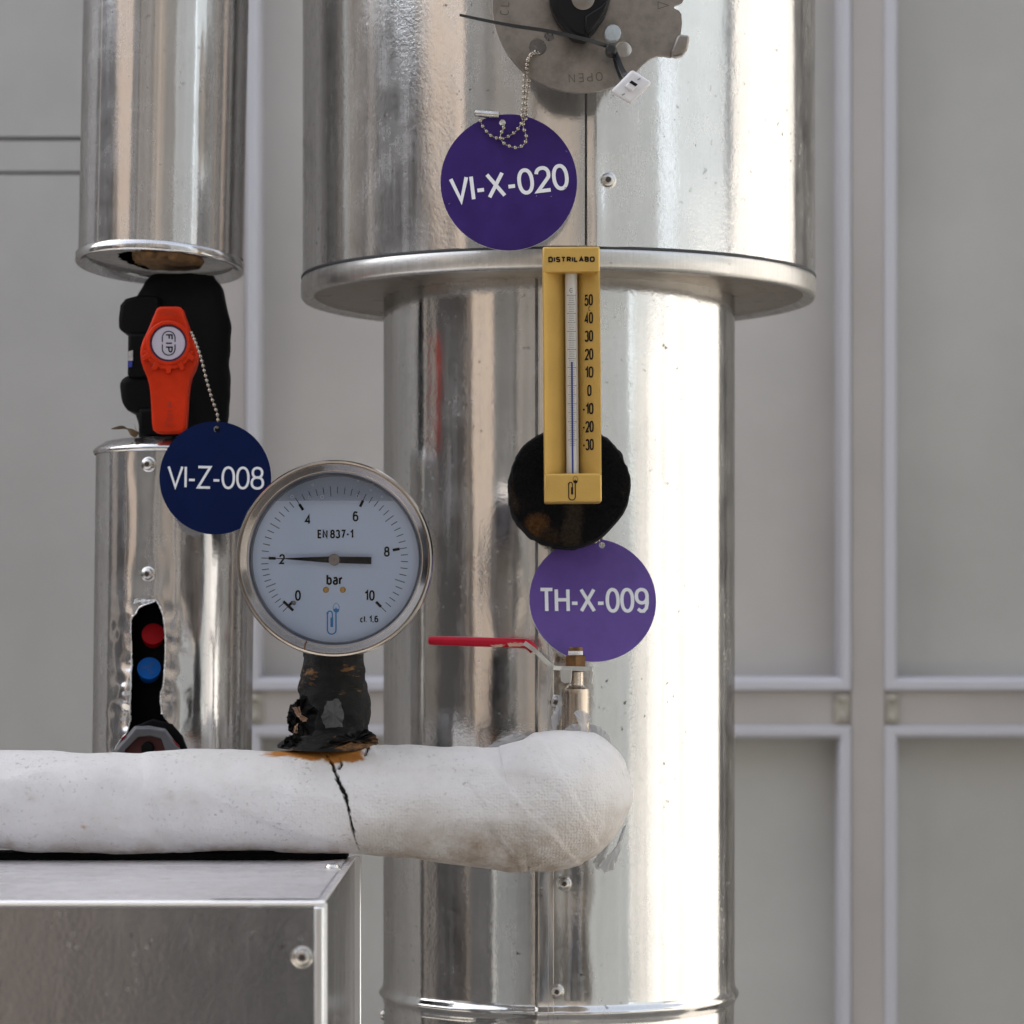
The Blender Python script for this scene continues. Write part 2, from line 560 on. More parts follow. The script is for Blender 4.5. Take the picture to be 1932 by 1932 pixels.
panel(455, -900, 1612, 1318, YW, 'panel_warm')
panel(455, 1356, 1612, 2700, YW, 'panel_green')
panel(1662, -900, 3100, 1318, YW, 'panel_green')
panel(1662, 1356, 3100, 2700, YW, 'panel_green')
# flush left panels with a narrow strip between two open joints
YL = 2.494
panel(-900, -900, 404, 258, YL)
panel(-900, 265, 404, 323, YL + 0.001)
panel(-900, 329, 404, 2700, YL)
build('joint_gasket', pbox(-900, 250, 404, 336, YL + 0.012, YL + 0.025), M['gasket'], wall, smooth=0)

YM = 2.488                                                    # face of the mouldings
def moulding(o, i):
    """One mitred bar between outer edge points o and inner edge points i (pixel space): sloped face, deep inner side."""
    (oa, ob), (ia, ib) = o, i
    def mid(p, q, t):
        return (p[0] + (q[0] - p[0]) * t, p[1] + (q[1] - p[1]) * t)
    rows = [(0.0, YM + 0.012), (0.0, YM + 0.004), (0.12, YM + 0.0005), (0.62, YM), (0.88, YM + 0.002), (1.0, YM + 0.006), (1.0, YW + 0.004)]
    v = []
    for t, Y in rows:
        for p, q in ((oa, ia), (ob, ib)):
            x, y = mid(p, q, t)
            w = W(x, y, YM)
            v.append((w.x, Y, w.z))
    n = len(rows)
    f = [(2 * k, 2 * k + 1, 2 * k + 3, 2 * k + 2) for k in range(n - 1)]
    f += [tuple(range(0, 2 * n, 2)), tuple(range(2 * n - 1, 0, -2))]
    return build('moulding', (v, f), M['moulding'], wall, smooth=50, recalc=True)

def frame(xo0, yo0, xo1, yo1, xi0, yi0, xi1, yi1):
    O = [(xo0, yo0), (xo1, yo0), (xo1, yo1), (xo0, yo1)]
    I = [(xi0, yi0), (xi1, yi0), (xi1, yi1), (xi0, yi1)]
    for k in range(4):
        moulding((O[k], O[(k + 1) % 4]), (I[k], I[(k + 1) % 4]))

frame(463, -880, 1607, 1304, 490, -853, 1583, 1277)
frame(463, 1369, 1607, 2690, 490, 1394, 1583, 2660)
frame(1668, -880, 3080, 1304, 1695, -853, 3050, 1277)
frame(1668, 1369, 3080, 2690, 1695, 1394, 3050, 2660)
for x0, x1 in ((403, 463.5), (1606.5, 1668.5)):
    build('post', pbox(x0, -890, x1, 2695, YM + 0.003, YM + 0.05), M['post'], wall, smooth=0)
for x0, x1 in ((464, 1606), (1669, 3080)):
    build('crossbar', pbox(x0, 1302.5, x1, 1370.5, YM + 0.006, YM + 0.05), M['post'], wall, smooth=0)
for x0, x1 in ((1572, 1606), (1669, 1699), (464, 498)):
    pl = build('corner_plate', pbox(x0, 1308, x1, 1365, YM + 0.003, YM + 0.008), M['rivet_plate'], wall, bevel=0.003, bseg=3)
    for y in (1318, 1353):
        c = W((x0 + x1) / 2, y, YM + 0.003)
        build('rivet', lathe(c, (0, -1, 0), [(0.0040, -0.001), (0.0038, 0.0008), (0.0022, 0.0022), (0.0001, 0.0026)], 16), M['rivet_plate'], pl)

# ------------------------------------------------------------------ jackets
def jacket(cx, cy, R, z0, z1, rf=None, thetas=None, zs=None, nth=240, nz=40, lean=(0, 0), skip=None):
    thetas = thetas or [2 * math.pi * k / nth - math.pi for k in range(nth)]
    zs = zs or [z0 + (z1 - z0) * k / nz for k in range(nz + 1)]
    n, v, f = len(thetas), [], []
    for z in zs:
        for t in thetas:
            r = R + (rf(t, z) if rf else 0.0)
            v.append((cx + r * math.sin(t) + lean[0] * (z - z0), cy - r * math.cos(t) + lean[1] * (z - z0), z))
    for i in range(len(zs) - 1):
        for k in range(n):
            k2 = (k + 1) % n
            if skip and skip(thetas[k], thetas[k2], zs[i], zs[i + 1]):
                continue
            f.append((i * n + k, i * n + k2, (i + 1) * n + k2, (i + 1) * n + k))
    return v, f

def thetas_with(extra, n=300):
    t = [2 * math.pi * k / n - math.pi for k in range(n)]
    for e in extra:
        t = [x for x in t if abs(x - e) > 0.0015] + [e]
    return sorted(t)

def ripple(seed, amp, freqs):
    rnd = random.Random(seed)
    ph = [(n, amp / n * rnd.uniform(0.5, 1.2), rnd.uniform(0, 6.28), rnd.uniform(-1.2, 1.2)) for n in freqs]
    def fn(t, z):
        return sum(a * math.sin(n * t + p + d * z) for n, a, p, d in ph)
    return fn

def screw(px, py, parent, c, axis, r=0.0043, turn=0.3):
    """Domed sheet-metal screw with a square socket."""
    axis = Vector(axis).normalized()
    prof = [(r * 1.25, -0.0004), (r * 1.25, 0.0004), (r * 1.0, 0.0008), (r * 0.96, 0.0016), (r * 0.8, 0.0026), (r * 0.5, 0.0031), (r * 0.4, 0.0031), (r * 0.4, 0.0014), (0.0001, 0.0014)]
    s = build('screw', lathe(c, axis, prof, 24), M['screw'], parent, smooth=30)
    d, a, b = frame_of(axis)
    q = []
    for k in range(4):
        w = math.pi / 2 * k + turn
        q.append(Vector(c) + d * 0.00312 + (a * math.cos(w) + b * math.sin(w)) * r * 0.42)
    build('socket', (q, [(0, 1, 2, 3)]), M['socket'], s, smooth=0, recalc=False)
    return s

def dimple(t, z, t0, z0, R, depth, sig):
    d2 = (R * (t - t0)) ** 2 + (z - z0) ** 2
    return -depth * math.exp(-d2 / (2 * sig * sig)) if d2 < 16 * sig * sig else 0.0

BX, BY = W(1053.5, 0, 1.9).x, 1.90
RU, RL = 0.1578, 0.1084
pipe = thing('insulated_pipe', (BX, BY, 0), 'tall thick vertical pipe in shiny aluminium jacket, wide upper half over narrower lower half', 'pipe')

ZG = CAMZ + (HY - 526) * BY / F           # seam between upper jacket and end cap
ZP = CAMZ + 0.2062                        # underside of the end cap
sU0, sU1 = math.asin((1095 - 1053) / 483), math.asin((1111 - 1053) / 483)
scU = (math.asin((1131 - 1053) / 483), CAMZ + (HY - 339) * (BY - RU) / F)
rpU = ripple(3, 0.0030, (4, 7, 11, 16, 23, 31, 44, 61))
def rU(t, z):
    r = rpU(t, z) * (0.55 if t > sU0 else 1.0)
    if t >= sU0 - 1e-9:
        r += 0.0009 * max(0.0, 1 - (t - sU0) / 1.2)
        if t <= sU1:
            r += 0.0017
        r += dimple(t, z, scU[0], scU[1], RU, 0.0011, 0.011)
        r += 0.0014 * math.exp(-((t - sU1) / 0.035) ** 2) * math.exp(-((z - scU[1] + 0.012) / 0.05) ** 2)
    return r
th = thetas_with([sU0 - 0.0012, sU0, sU1, sU1 + 0.0025] + [sU0 + 0.006 * k for k in range(1, 45)])
build('upper_jacket', jacket(BX, BY, RU, 0, 0, rU, th, [ZG + (CAMZ + 0.60 - ZG) * (k / 70) for k in range(71)]), M['alu'], pipe, smooth=25)
# end cap: rolled ring, recessed disc
prof = [(RU - 0.006, ZG + 0.004), (RU - 0.0015, ZG - 0.0004), (RU + 0.0002, ZG - 0.0013), (RU + 0.0010, ZG - 0.0045), (RU + 0.0009, ZP + 0.0025), (RU - 0.0002, ZP + 0.0006), (RU - 0.0022, ZP), (RU - 0.0055, ZP + 0.0012), (RU - 0.0075, ZP + 0.0032)]
m = Matrix.Translation((BX, BY, ZP)) @ Matrix.Rotation(R_(-0.5), 4, 'X') @ Matrix.Translation((-BX, -BY, -ZP))
build('cap_ring', xf(lathe((BX, BY, 0), (0, 0, 1), prof, 180), m), M['alu_ring'], pipe, smooth=60)
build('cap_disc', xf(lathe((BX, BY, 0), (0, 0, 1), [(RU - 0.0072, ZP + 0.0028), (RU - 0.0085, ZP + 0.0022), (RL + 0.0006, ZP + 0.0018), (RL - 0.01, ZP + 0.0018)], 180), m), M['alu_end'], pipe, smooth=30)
build('seam_gap', lathe((BX, BY, ZG - 0.0004), (0, 0, 1), [(RU - 0.002, -0.0010), (RU + 0.0007, -0.0008), (RU + 0.0009, 0.0), (RU + 0.0005, 0.0008), (RU - 0.002, 0.0010)], 180), M['gasket'], pipe, smooth=60)
ZB = CAMZ - (1871 - HY) * BY / F          # swaged bead
sL0, sL1, sL2 = [math.asin((x - 1056) / 332) for x in (1014, 1031, 1040)]
scL = [(math.asin((1061 - 1056) / 332), CAMZ + (HY - 1667) * (BY - RL) / F), (math.asin((1048 - 1056) / 332), CAMZ + (HY - 1871) * (BY - RL) / F), (math.asin((1046 - 1056) / 332), CAMZ + (HY - 1325) * (BY - RL) / F)]
rpL = ripple(11, 0.0026, (5, 9, 14, 19, 26, 37, 52))
def rL(t, z):
    r = rpL(t, z) * (0.5 if t > sL0 else 1.0)
    if t >= sL0 - 1e-9:
        r += 0.0008 * max(0.0, 1 - (t - sL0) / 1.0)
        if t <= sL1:
            r += 0.0020
        elif t <= sL2:
            r += 0.0007
        for a, b in scL:
            r += dimple(t, z, a + 0.02, b, RL, 0.0008, 0.012)
        r -= 0.0009 * math.exp(-((t - 0.03) / 0.07) ** 2)
    d = abs(z - ZB)
    r += 0.0026 * math.exp(-(d / 0.0030) ** 2)
    if z < ZB - 0.006:
        r -= 0.0004
    return r
th = thetas_with([sL0 - 0.0012, sL0, sL1, sL1 + 0.002, sL2, sL2 + 0.002] + [sL0 + 0.006 * k for k in range(1, 60)])
zz = sorted(set([ZP + 0.006 - (ZP - ZB) * k / 70 for k in range(69)] + [ZB + 0.012 - 0.0008 * k for k in range(32)] + [ZB - 0.02 - 0.02 * k for k in range(1, 60)]))
build('lower_jacket', jacket(BX + 0.0006, BY, RL, 0, 0, rL, th, [z for z in zz if z > 0.02]), M['alu_low'], pipe, smooth=30)
def seam_strip(t, w, R0, rf, za, zb, n=60):
    v = []
    for k in range(n + 1):
        z = za + (zb - za) * k / n
        for q in (t - w, t):
            r = R0 + rf(t - w - 0.002, z) + 0.0002
            v.append((BX + r * math.sin(q), BY - r * math.cos(q), z))
    return v, [(2 * k, 2 * k + 1, 2 * k + 3, 2 * k + 2) for k in range(n)]
build('seam_gap', seam_strip(sU0 - 0.0013, 0.0055, RU, rU, ZG + 0.001, CAMZ + 0.59), M['gasket'], pipe, smooth=0)
build('seam_gap', seam_strip(sL0 - 0.0013, 0.0070, RL, rL, ZB + 0.006, ZP - 0.002), M['gasket'], pipe, smooth=0)
for t, z, Rr in ((scU[0], scU[1], RU), (scL[0][0], scL[0][1], RL), (scL[1][0], scL[1][1], RL), (scL[2][0], scL[2][1], RL)):
    ax = Vector((math.sin(t), -math.cos(t), 0))
    screw(0, 0, pipe, Vector((BX, BY, z)) + ax * (Rr - 0.0006), ax, 0.0042 if Rr > 0.12 else 0.0036)
ax = Vector((-0.99, 0.1, 0))
screw(0, 0, pipe, Vector((BX, BY, CAMZ + (HY - 1919) * BY / F)) + ax * RL, ax, 0.0036)

# ------------------------------------------------------------------ metal box under the white pipe
XBR, YB0, YB1 = -353 * 1.43 / F, 1.43, 1.725
ZT = CAMZ - 500 * 1.43 / F
boxo = thing('sheet_metal_box', (-0.28, 1.58, 0), 'square sheet metal box with bright folded edges under the white pipe', 'box')
XL = -0.62
build('top_panel', box((XL, YB0 + 0.002, ZT - 0.0015), (XBR - 0.0005, YB1, ZT)), M['zinc_top'], boxo, smooth=0)
build('front_panel', box((XL, YB0 + 0.0005, 0.45), (XBR - 0.0045, YB0 + 0.002, ZT - 0.003)), M['zinc_box'], boxo, smooth=0)
build('side_panel', box((XBR - 0.0035, YB0 + 0.004, 0.45), (XBR - 0.001, YB1 - 0.002, ZT - 0.0016)), M['zinc_box'], boxo, smooth=0)
build('front_fold', tube([(XL, YB0 + 0.0008, ZT - 0.0012), (XBR, YB0 + 0.0008, ZT - 0.0012)], 0.0012, 10), M['bright_edge'], boxo)
build('corner_trim', box((XBR - 0.0050, YB0 - 0.0016, 0.45), (XBR - 0.0006, YB0 + 0.0030, ZT - 0.0026)), M['bright_edge'], boxo, bevel=0.0008)
build('corner_trim', box((XBR - 0.0012, YB0 + 0.0040, 0.45), (XBR + 0.0004, YB0 + 0.0120, ZT - 0.0018)), M['bright_edge'], boxo, bevel=0.0004)
build('corner_trim', box((XBR - 0.0030, YB1 - 0.006, 0.45), (XBR + 0.0026, YB1 + 0.001, ZT + 0.0004)), M['bright_edge'], boxo, bevel=0.0007)
build('top_lap', ([(XBR - 0.055, YB0 + 0.004, ZT + 0.0006), (XBR - 0.004, YB0 + 0.004, ZT + 0.0006), (XBR - 0.004, YB1 - 0.03, ZT + 0.0006), (XBR - 0.022, YB1 - 0.06, ZT + 0.0006)], [(0, 1, 2, 3)]), M['zinc_top'], boxo, smooth=0)
sp = W(570, 1806, YB0)
screw(0, 0, boxo, (sp.x, YB0 + 0.0005, sp.z), (0, -1, 0), 0.0042, 0.8)
t = (CAMZ - ZT) * F / (1640 - HY)
sp = W(627, 1640, t)
screw(0, 0, boxo, (sp.x, t, ZT), (0, 0, 1), 0.0040)
# ------------------------------------------------------------------ more materials
def mat_wrap():
    m, nt, b = principled('white_plaster_wrap')
    L = nt.links.new
    b.inputs['Roughness'].default_value = 0.72
    b.inputs['Specular IOR Level'].default_value = 0.35
    at = N(nt, 'ShaderNodeAttribute', attribute_name='stain_tint')
    sep = N(nt, 'ShaderNodeSeparateColor')
    L(at.outputs['Color'], sep.inputs[0])
    n1 = noise_tex(nt, 22, 6, 0.7)
    base = ramp(nt, n1.outputs[0], [(0.25, (0.58, 0.552, 0.524)), (0.55, (0.685, 0.662, 0.642)), (0.8, (0.73, 0.712, 0.702))])
    # dark pores, then brown tone, stronger where the mask says so
    n2 = noise_tex(nt, 420, 2, 0.5)
    pores = ramp(nt, n2.outputs[0], [(0.60, (0, 0, 0)), (0.72, (1, 1, 1))])
    n3 = noise_tex(nt, 34, 6, 0.72)
    patch = ramp(nt, n3.outputs[0], [(0.42, (0, 0, 0)), (0.66, (1, 1, 1))])
    pm = N(nt, 'ShaderNodeMath', operation='MULTIPLY')
    L(pores.outputs[0], pm.inputs[0])
    L(patch.outputs[0], pm.inputs[1])
    pm2 = N(nt, 'ShaderNodeMath', operation='MULTIPLY')
    pm2.inputs[1].default_value = 0.55
    L(pm.outputs[0], pm2.inputs[0])
    c = mixc(nt, pm2.outputs[0], base.outputs[0], (0.20, 0.17, 0.15))
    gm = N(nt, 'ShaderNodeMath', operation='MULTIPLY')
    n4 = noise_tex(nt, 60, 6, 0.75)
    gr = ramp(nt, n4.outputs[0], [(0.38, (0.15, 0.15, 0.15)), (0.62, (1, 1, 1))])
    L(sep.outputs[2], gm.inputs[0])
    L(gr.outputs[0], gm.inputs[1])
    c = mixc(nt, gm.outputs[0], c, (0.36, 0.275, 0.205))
    n5 = noise_tex(nt, 90, 5, 0.7)
    rr = ramp(nt, n5.outputs[0], [(0.3, (0.46, 0.19, 0.03)), (0.7, (0.34, 0.12, 0.02))])
    c = mixc(nt, sep.outputs[0], c, rr.outputs[0])
    c = mixc(nt, sep.outputs[1], c, (0.012, 0.010, 0.009))
    L(c, b.inputs['Base Color'])
    # gauze weave under the plaster + lumps
    tc = N(nt, 'ShaderNodeTexCoord')
    vo = N(nt, 'ShaderNodeTexVoronoi', feature='SMOOTH_F1')
    vo.inputs['Scale'].default_value = 620
    vo.inputs['Randomness'].default_value = 0.6
    L(tc.outputs['Object'], vo.inputs['Vector'])
    wv = N(nt, 'ShaderNodeMath', operation='MULTIPLY')
    n6 = noise_tex(nt, 16, 4, 0.6)
    wg = ramp(nt, n6.outputs[0], [(0.47, (0.05, 0.05, 0.05)), (0.62, (1, 1, 1))])
    L(vo.outputs['Distance'], wv.inputs[0])
    L(wg.outputs[0], wv.inputs[1])
    n = bump(nt, wv.outputs[0], 0.62, 0.0010)
    n7 = noise_tex(nt, 150, 6, 0.65)
    n = bump(nt, n7.outputs[0], 0.35, 0.0016, n)
    L(n, b.inputs['Normal'])
    return m
M['wrap'] = mat_wrap()

def mat_tape():
    m, nt, b = principled('torn_black_tape')
    L = nt.links.new
    b.inputs['Roughness'].default_value = 0.7
    b.inputs['Specular IOR Level'].default_value = 0.3
    n1 = noise_tex(nt, 26, 7, 0.72, (0.55, 0.55, 1.5))
    r1 = ramp(nt, n1.outputs[0], [(0.42, (0.003, 0.003, 0.003)), (0.54, (0.008, 0.0078, 0.0075)), (0.66, (0.022, 0.021, 0.022)), (0.78, (0.04, 0.039, 0.038))])
    n2 = noise_tex(nt, 34, 6, 0.75, (0.45, 0.8, 1.6))
    r2 = ramp(nt, n2.outputs[0], [(0.555, (0, 0, 0)), (0.61, (1, 1, 1))])
    c = mixc(nt, r2.outputs[0], r1.outputs[0], (0.20, 0.095, 0.03))
    L(c, b.inputs['Base Color'])
    n3 = noise_tex(nt, 120, 7, 0.7)
    L(bump(nt, n3.outputs[0], 0.8, 0.003), b.inputs['Normal'])
    return m
M['tape'] = mat_tape()

def mat_glass():
    m = bpy.data.materials.new('gauge_window')
    m.use_nodes = True
    nt = m.node_tree
    nt.nodes.clear()
    out = N(nt, 'ShaderNodeOutputMaterial')
    tr = N(nt, 'ShaderNodeBsdfTransparent')
    tr.inputs[0].default_value = (0.92, 0.95, 0.99, 1)
    gl = N(nt, 'ShaderNodeBsdfGlossy')
    gl.inputs['Roughness'].default_value = 0.02
    fr = N(nt, 'ShaderNodeFresnel')
    fr.inputs[0].default_value = 1.47
    mx = N(nt, 'ShaderNodeMixShader')
    nt.links.new(fr.outputs[0], mx.inputs[0])
    nt.links.new(tr.outputs[0], mx.inputs[1])
    nt.links.new(gl.outputs[0], mx.inputs[2])
    nt.links.new(mx.outputs[0], out.inputs[0])
    return m
M['glass'] = mat_glass()

def mat_air():
    m = bpy.data.materials.new('air_pocket_over_glycerine')
    m.use_nodes = True
    nt = m.node_tree
    nt.nodes.clear()
    out = N(nt, 'ShaderNodeOutputMaterial')
    tr = N(nt, 'ShaderNodeBsdfTransparent')
    tr.inputs[0].default_value = (0.80, 0.81, 0.83, 1)
    gl = N(nt, 'ShaderNodeBsdfDiffuse')
    gl.inputs[0].default_value = (0.30, 0.31, 0.33, 1)
    mx = N(nt, 'ShaderNodeMixShader')
    mx.inputs[0].default_value = 0.26
    nt.links.new(tr.outputs[0], mx.inputs[1])
    nt.links.new(gl.outputs[0], mx.inputs[2])
    nt.links.new(mx.outputs[0], out.inputs[0])
    return m
M['air'] = mat_air()

def mat_silicone():
    m, nt, b = principled('clear_grey_silicone')
    b.inputs['Base Color'].default_value = (0.62, 0.62, 0.63, 1)
    b.inputs['Roughness'].default_value = 0.22
    b.inputs['Alpha'].default_value = 0.55
    t = noise_tex(nt, 140, 4)
    nt.links.new(bump(nt, t.outputs[0], 0.6, 0.002), b.inputs['Normal'])
    return m
M['silicone'] = mat_silicone()

def mat_plate():
    m, nt, b = principled('tarnished_steel_plate')
    L = nt.links.new
    b.inputs['Metallic'].default_value = 0.85
    n1 = noise_tex(nt, 45, 6, 0.7)
    r1 = ramp(nt, n1.outputs[0], [(0.3, (0.165, 0.140, 0.122)), (0.5, (0.26, 0.238, 0.217)), (0.75, (0.335, 0.315, 0.295))])
    L(r1.outputs[0], b.inputs['Base Color'])
    r2 = ramp(nt, n1.outputs[0], [(0.3, (0.46,) * 3), (0.7, (0.28,) * 3)])
    L(r2.outputs[0], b.inputs['Roughness'])
    n2 = noise_tex(nt, 500, 3)
    L(bump(nt, n2.outputs[0], 0.15, 0.0006), b.inputs['Normal'])
    return m
M['plate'] = mat_plate()

M['purple'] = plain('deep_purple_laminate', (0.036, 0.0155, 0.132), 0.42, 0, 0.05, 900, 0.12, 60, spec=0.2)
M['purple_lit'] = plain('lit_purple_laminate', (0.122, 0.071, 0.290), 0.42, 0, 0.05, 900, 0.10, 60, spec=0.25)  # same purple laminate, its stronger light put into the colour
M['navy'] = plain('navy_laminate', (0.0010, 0.0085, 0.052), 0.4, 0, 0.04, 900, 0.05, 60, spec=0.12)
M['core'] = plain('white_laminate_core', (0.72, 0.72, 0.74), 0.5)
M['letter'] = plain('engraved_white', (0.80, 0.81, 0.84), 0.5, spec=0.2)
M['bead'] = plain('nickel_beads', (0.36, 0.32, 0.265), 0.22, 1.0)
M['gold'] = plain('gold_paint', (0.58, 0.365, 0.092), 0.40, 0.40, 0.16, 700, 0.05, 40)
M['ink'] = plain('black_print', (0.006, 0.006, 0.008), 0.6, spec=0.2)
M['grey_ink'] = plain('grey_print', (0.22, 0.22, 0.24), 0.5)
M['tick_ink'] = plain('scale_print', (0.030, 0.026, 0.024), 0.5)
M['blue_ink'] = plain('blue_print', (0.02, 0.26, 0.62), 0.5)
M['dial'] = plain('dial_white', (0.74, 0.82, 0.98), 0.5)
M['steel'] = plain('polished_steel', (0.52, 0.48, 0.445), 0.15, 1.0, 0.03, 300, 0.10, 25)
M['case'] = plain('case_inner', (0.20, 0.20, 0.215), 0.35, 0.8)
M['brass'] = plain('brass', (0.60, 0.36, 0.11), 0.35, 1.0)
M['hub'] = plain('pin_hub', (0.33, 0.28, 0.255), 0.45, 0.6)
M['tubewhite'] = plain('milk_glass', (0.56, 0.54, 0.50), 0.12, 0, coat=0.6)
M['blue_liquid'] = plain('blue_spirit', (0.02, 0.035, 0.20), 0.3)
M['bolt_zinc'] = plain('blue_zinc', (0.50, 0.56, 0.60), 0.4, 0.5, 0.4, 500, 0.12, 200)
M['black_rubber'] = plain('black_moulding', (0.005, 0.005, 0.006), 0.45, 0, 0.05, 300, spec=0.2)
M['nylon'] = plain('black_nylon', (0.012, 0.012, 0.013), 0.38)
M['white_plastic'] = plain('white_plastic', (0.66, 0.65, 0.66), 0.4)
M['red'] = plain('red_vinyl_sleeve', (0.42, 0.003, 0.022), 0.35, 0, 0.05, 300, 0.10, 90, spec=0.25)
M['worn'] = plain('worn_tan', (0.50, 0.33, 0.24), 0.7)
M['nickel'] = plain('nickel_plated_brass', (0.55, 0.47, 0.39), 0.27, 1.0, 0.05, 400, 0.10, 60)
M['zinc'] = plain('dull_zinc', (0.50, 0.49, 0.46), 0.45, 0.7, 0.1, 300, 0.12, 90)
M['rusty'] = plain('brown_brass_nut', (0.15, 0.075, 0.028), 0.5, 0.6, 0.2, 300, 0.45, 160)
M['ptfe'] = plain('thread_tape', (0.70, 0.68, 0.66), 0.6, 0, 0.6, 900)

# ------------------------------------------------------------------ white plaster-wrapped pipe with its end bend
def px_of(p):
    return CX + p.x * F / p.y, HY - (p.z - CAMZ) * F / p.y

crack = [(618, 1428, 2.0), (627, 1440, 3.0), (631, 1455, 4.4), (637, 1468, 5.4), (643, 1480, 4.8), (647, 1490, 5.6), (652, 1500, 4.4), (654, 1512, 5.0), (657, 1524, 3.2), (659, 1538, 2.4), (663, 1556, 2.2), (667, 1574, 1.8), (672, 1590, 1.6), (677, 1604, 1.4)]
crack2 = [(697, 1404, 2.0), (692, 1416, 3.0), (689, 1426, 2.0)]
crack3 = [(640, 1430, 1.6), (644, 1442, 3.2), (638, 1450, 2.2)]
def crack_d(x, y, cr):
    best = 1e9
    for (x0, y0, w0), (x1, y1, w1) in zip(cr, cr[1:]):
        dx, dy = x1 - x0, y1 - y0
        t = max(0, min(1, ((x - x0) * dx + (y - y0) * dy) / (dx * dx + dy * dy)))
        d = math.hypot(x - x0 - t * dx, y - y0 - t * dy) - (w0 + (w1 - w0) * t)
        best = min(best, d + 0.30 * (w0 + w1) * 0.5)
    return best

YP = 1.695
ctrl = [(-260, 1506, YP, 97), (0, 1509, YP, 96), (170, 1510, YP, 96), (300, 1513, YP, 94), (420, 1513, YP, 95), (560, 1510, YP, 98), (660, 1508, YP, 101), (760, 1512, YP, 103), (850, 1521, YP, 107), (900, 1525, YP, 110), (945, 1526, YP, 113), (965, 1524, YP, 114.5), (977, 1521.5, YP, 115.5)]
path = [(W(x, y, Y), S(r, Y)) for x, y, Y, r in ctrl]
rb = 0.040                                           # bend back towards the big pipe
c0 = W(985, 1520, YP)
for k in range(1, 13):
    a = R_(90 * k / 12)
    path.append((Vector((c0.x + rb * 0.60 * math.sin(a), YP + rb * (1 - math.cos(a)), c0.z + 0.0035 * k / 12)), S(116 + 11.5 * math.sin(R_(90 * k / 12)) , YP)))
e = path[-1][0]
path += [(e + Vector((0, 0.02, 0)), S(124, YP)), (e + Vector((0, 0.045, 0)), S(108, YP))]
# resample
pts, rad = [], []
P4 = spline([Vector((p.x, p.y, p.z)) for p, r in path], 10)
Rr = spline([Vector((r, 0, 0)) for p, r in path], 10)
dense_p, dense_r = [P4[0]], [Rr[0].x]
for a, b, ra, rb_ in zip(P4, P4[1:], Rr, Rr[1:]):
    x_here = CX + a.x * F / a.y
    step = 0.00055 if 600 < x_here < 706 else 0.0015
    n = max(1, int((b - a).length / step))
    for k in range(1, n + 1):
        dense_p.append(a.lerp(b, k / n))
        dense_r.append(ra.x + (rb_.x - ra.x) * k / n)
NT = 200
angs = [2 * math.pi * k / NT for k in range(NT)]
wv, wf, wst = [], [], []
prev = None
m_ = len(dense_p)
for i in range(m_):
    t = (dense_p[min(i + 1, m_ - 1)] - dense_p[max(i - 1, 0)]).normalized()
    a = Vector((0, 0, 1))
    a = (a - t * a.dot(t)).normalized()
    b = t.cross(a).normalized()
    for w in angs:
        n = a * math.cos(w) + b * math.sin(w)
        p = dense_p[i] + n * dense_r[i]
        lump = noise.noise(p * 22) * 0.0016 + noise.noise(p * 60 + Vector((5, 1, 2))) * 0.0007 + noise.noise(p * 170) * 0.00022
        # raised laps of the bandage
        lump += 0.0009 * math.tanh((noise.noise(Vector((p.x * 14, p.z * 40, 3.1))) - 0.1) * 9)
        # edges of the bandage turns and creases bunched at the bend
        for lx, la, lw, lh in ((300, 0.35, 0.0010, 0.0007), (548, -0.30, 0.0008, 0.0006), (735, 0.25, 0.0010, -0.0007), (905, 0.55, 0.0012, 0.0008), (985, 0.9, 0.0011, -0.0008), (1040, -0.7, 0.0010, 0.0007), (1085, 0.55, 0.0010, -0.0007)):
            q = (p.x - (lx - CX) * YP / F) + la * (p.z - dense_p[0].z) + 0.004 * noise.noise(Vector((p.x * 9, p.z * 60, lx)))
            lump += lh * math.tanh(q / lw) * 0.5
        p = p + n * lump
        x, y = px_of(p)
        rust = crk = browning = 0.0
        if p.y < YP + 0.012:
            j = noise.noise(p * 260) * 2.6 + noise.noise(p * 700) * 1.6
            d = min(crack_d(x, y, crack), crack_d(x, y, crack2), crack_d(x, y, crack3)) + j * 1.25
            if d < 0.2:
                g = max(0.0, min(1.0, (0.2 - d) / 1.0))
                crk = g
                p = p - n * 0.0032 * g
        # rust run-off under the taped stem
        yb = 1429 + 12 * math.exp(-((x - 640) / 55) ** 2) + noise.noise(p * 130) * 7 + noise.noise(p * 420) * 3
        if 490 < x < 712:
            edge = 10 if 515 < x < 690 else (3 if x < 515 else 1)
            rust = max(0.0, min(1.0, (yb - y) / 4.0)) * max(0, min(1, (x - 488 + noise.noise(p * 300) * 18) / 30)) * max(0, min(1, (692 - x + noise.noise(p * 300) * 14) / 12))
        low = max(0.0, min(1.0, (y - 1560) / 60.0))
        browning = 0.48 * low * (1 if x > 620 else 0.8) + 0.35 * max(0, min(1, (x - 600) / 200)) * max(0, min(1, (y - 1500) / 60.0))  # browner towards the bottom, more so at the right
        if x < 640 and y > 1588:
            browning = min(1, browning + 0.5 * (y - 1588) / 18)
        for sx_, sy_, sr_, ru_ in ((62, 1507, 9, 0), (48, 1497, 6, 0), (322, 1503, 11, 0), (366, 1512, 8, 0), (160, 1558, 4.5, 1), (20, 1590, 16, 0), (205, 1420, 7, 0), (735, 1560, 14, 0), (900, 1590, 18, 0)):
            dd = math.hypot(x - sx_, y - sy_) + 5 * noise.noise(p * 320)
            if dd < sr_ and p.y < YP + 0.01:
                if ru_:
                    rust = max(rust, 1 - dd / sr_)
                else:
                    browning = min(1, browning + 0.55 * (1 - dd / sr_))
        wv.append(p)
        wst.append((rust, crk, min(1, browning), 1))
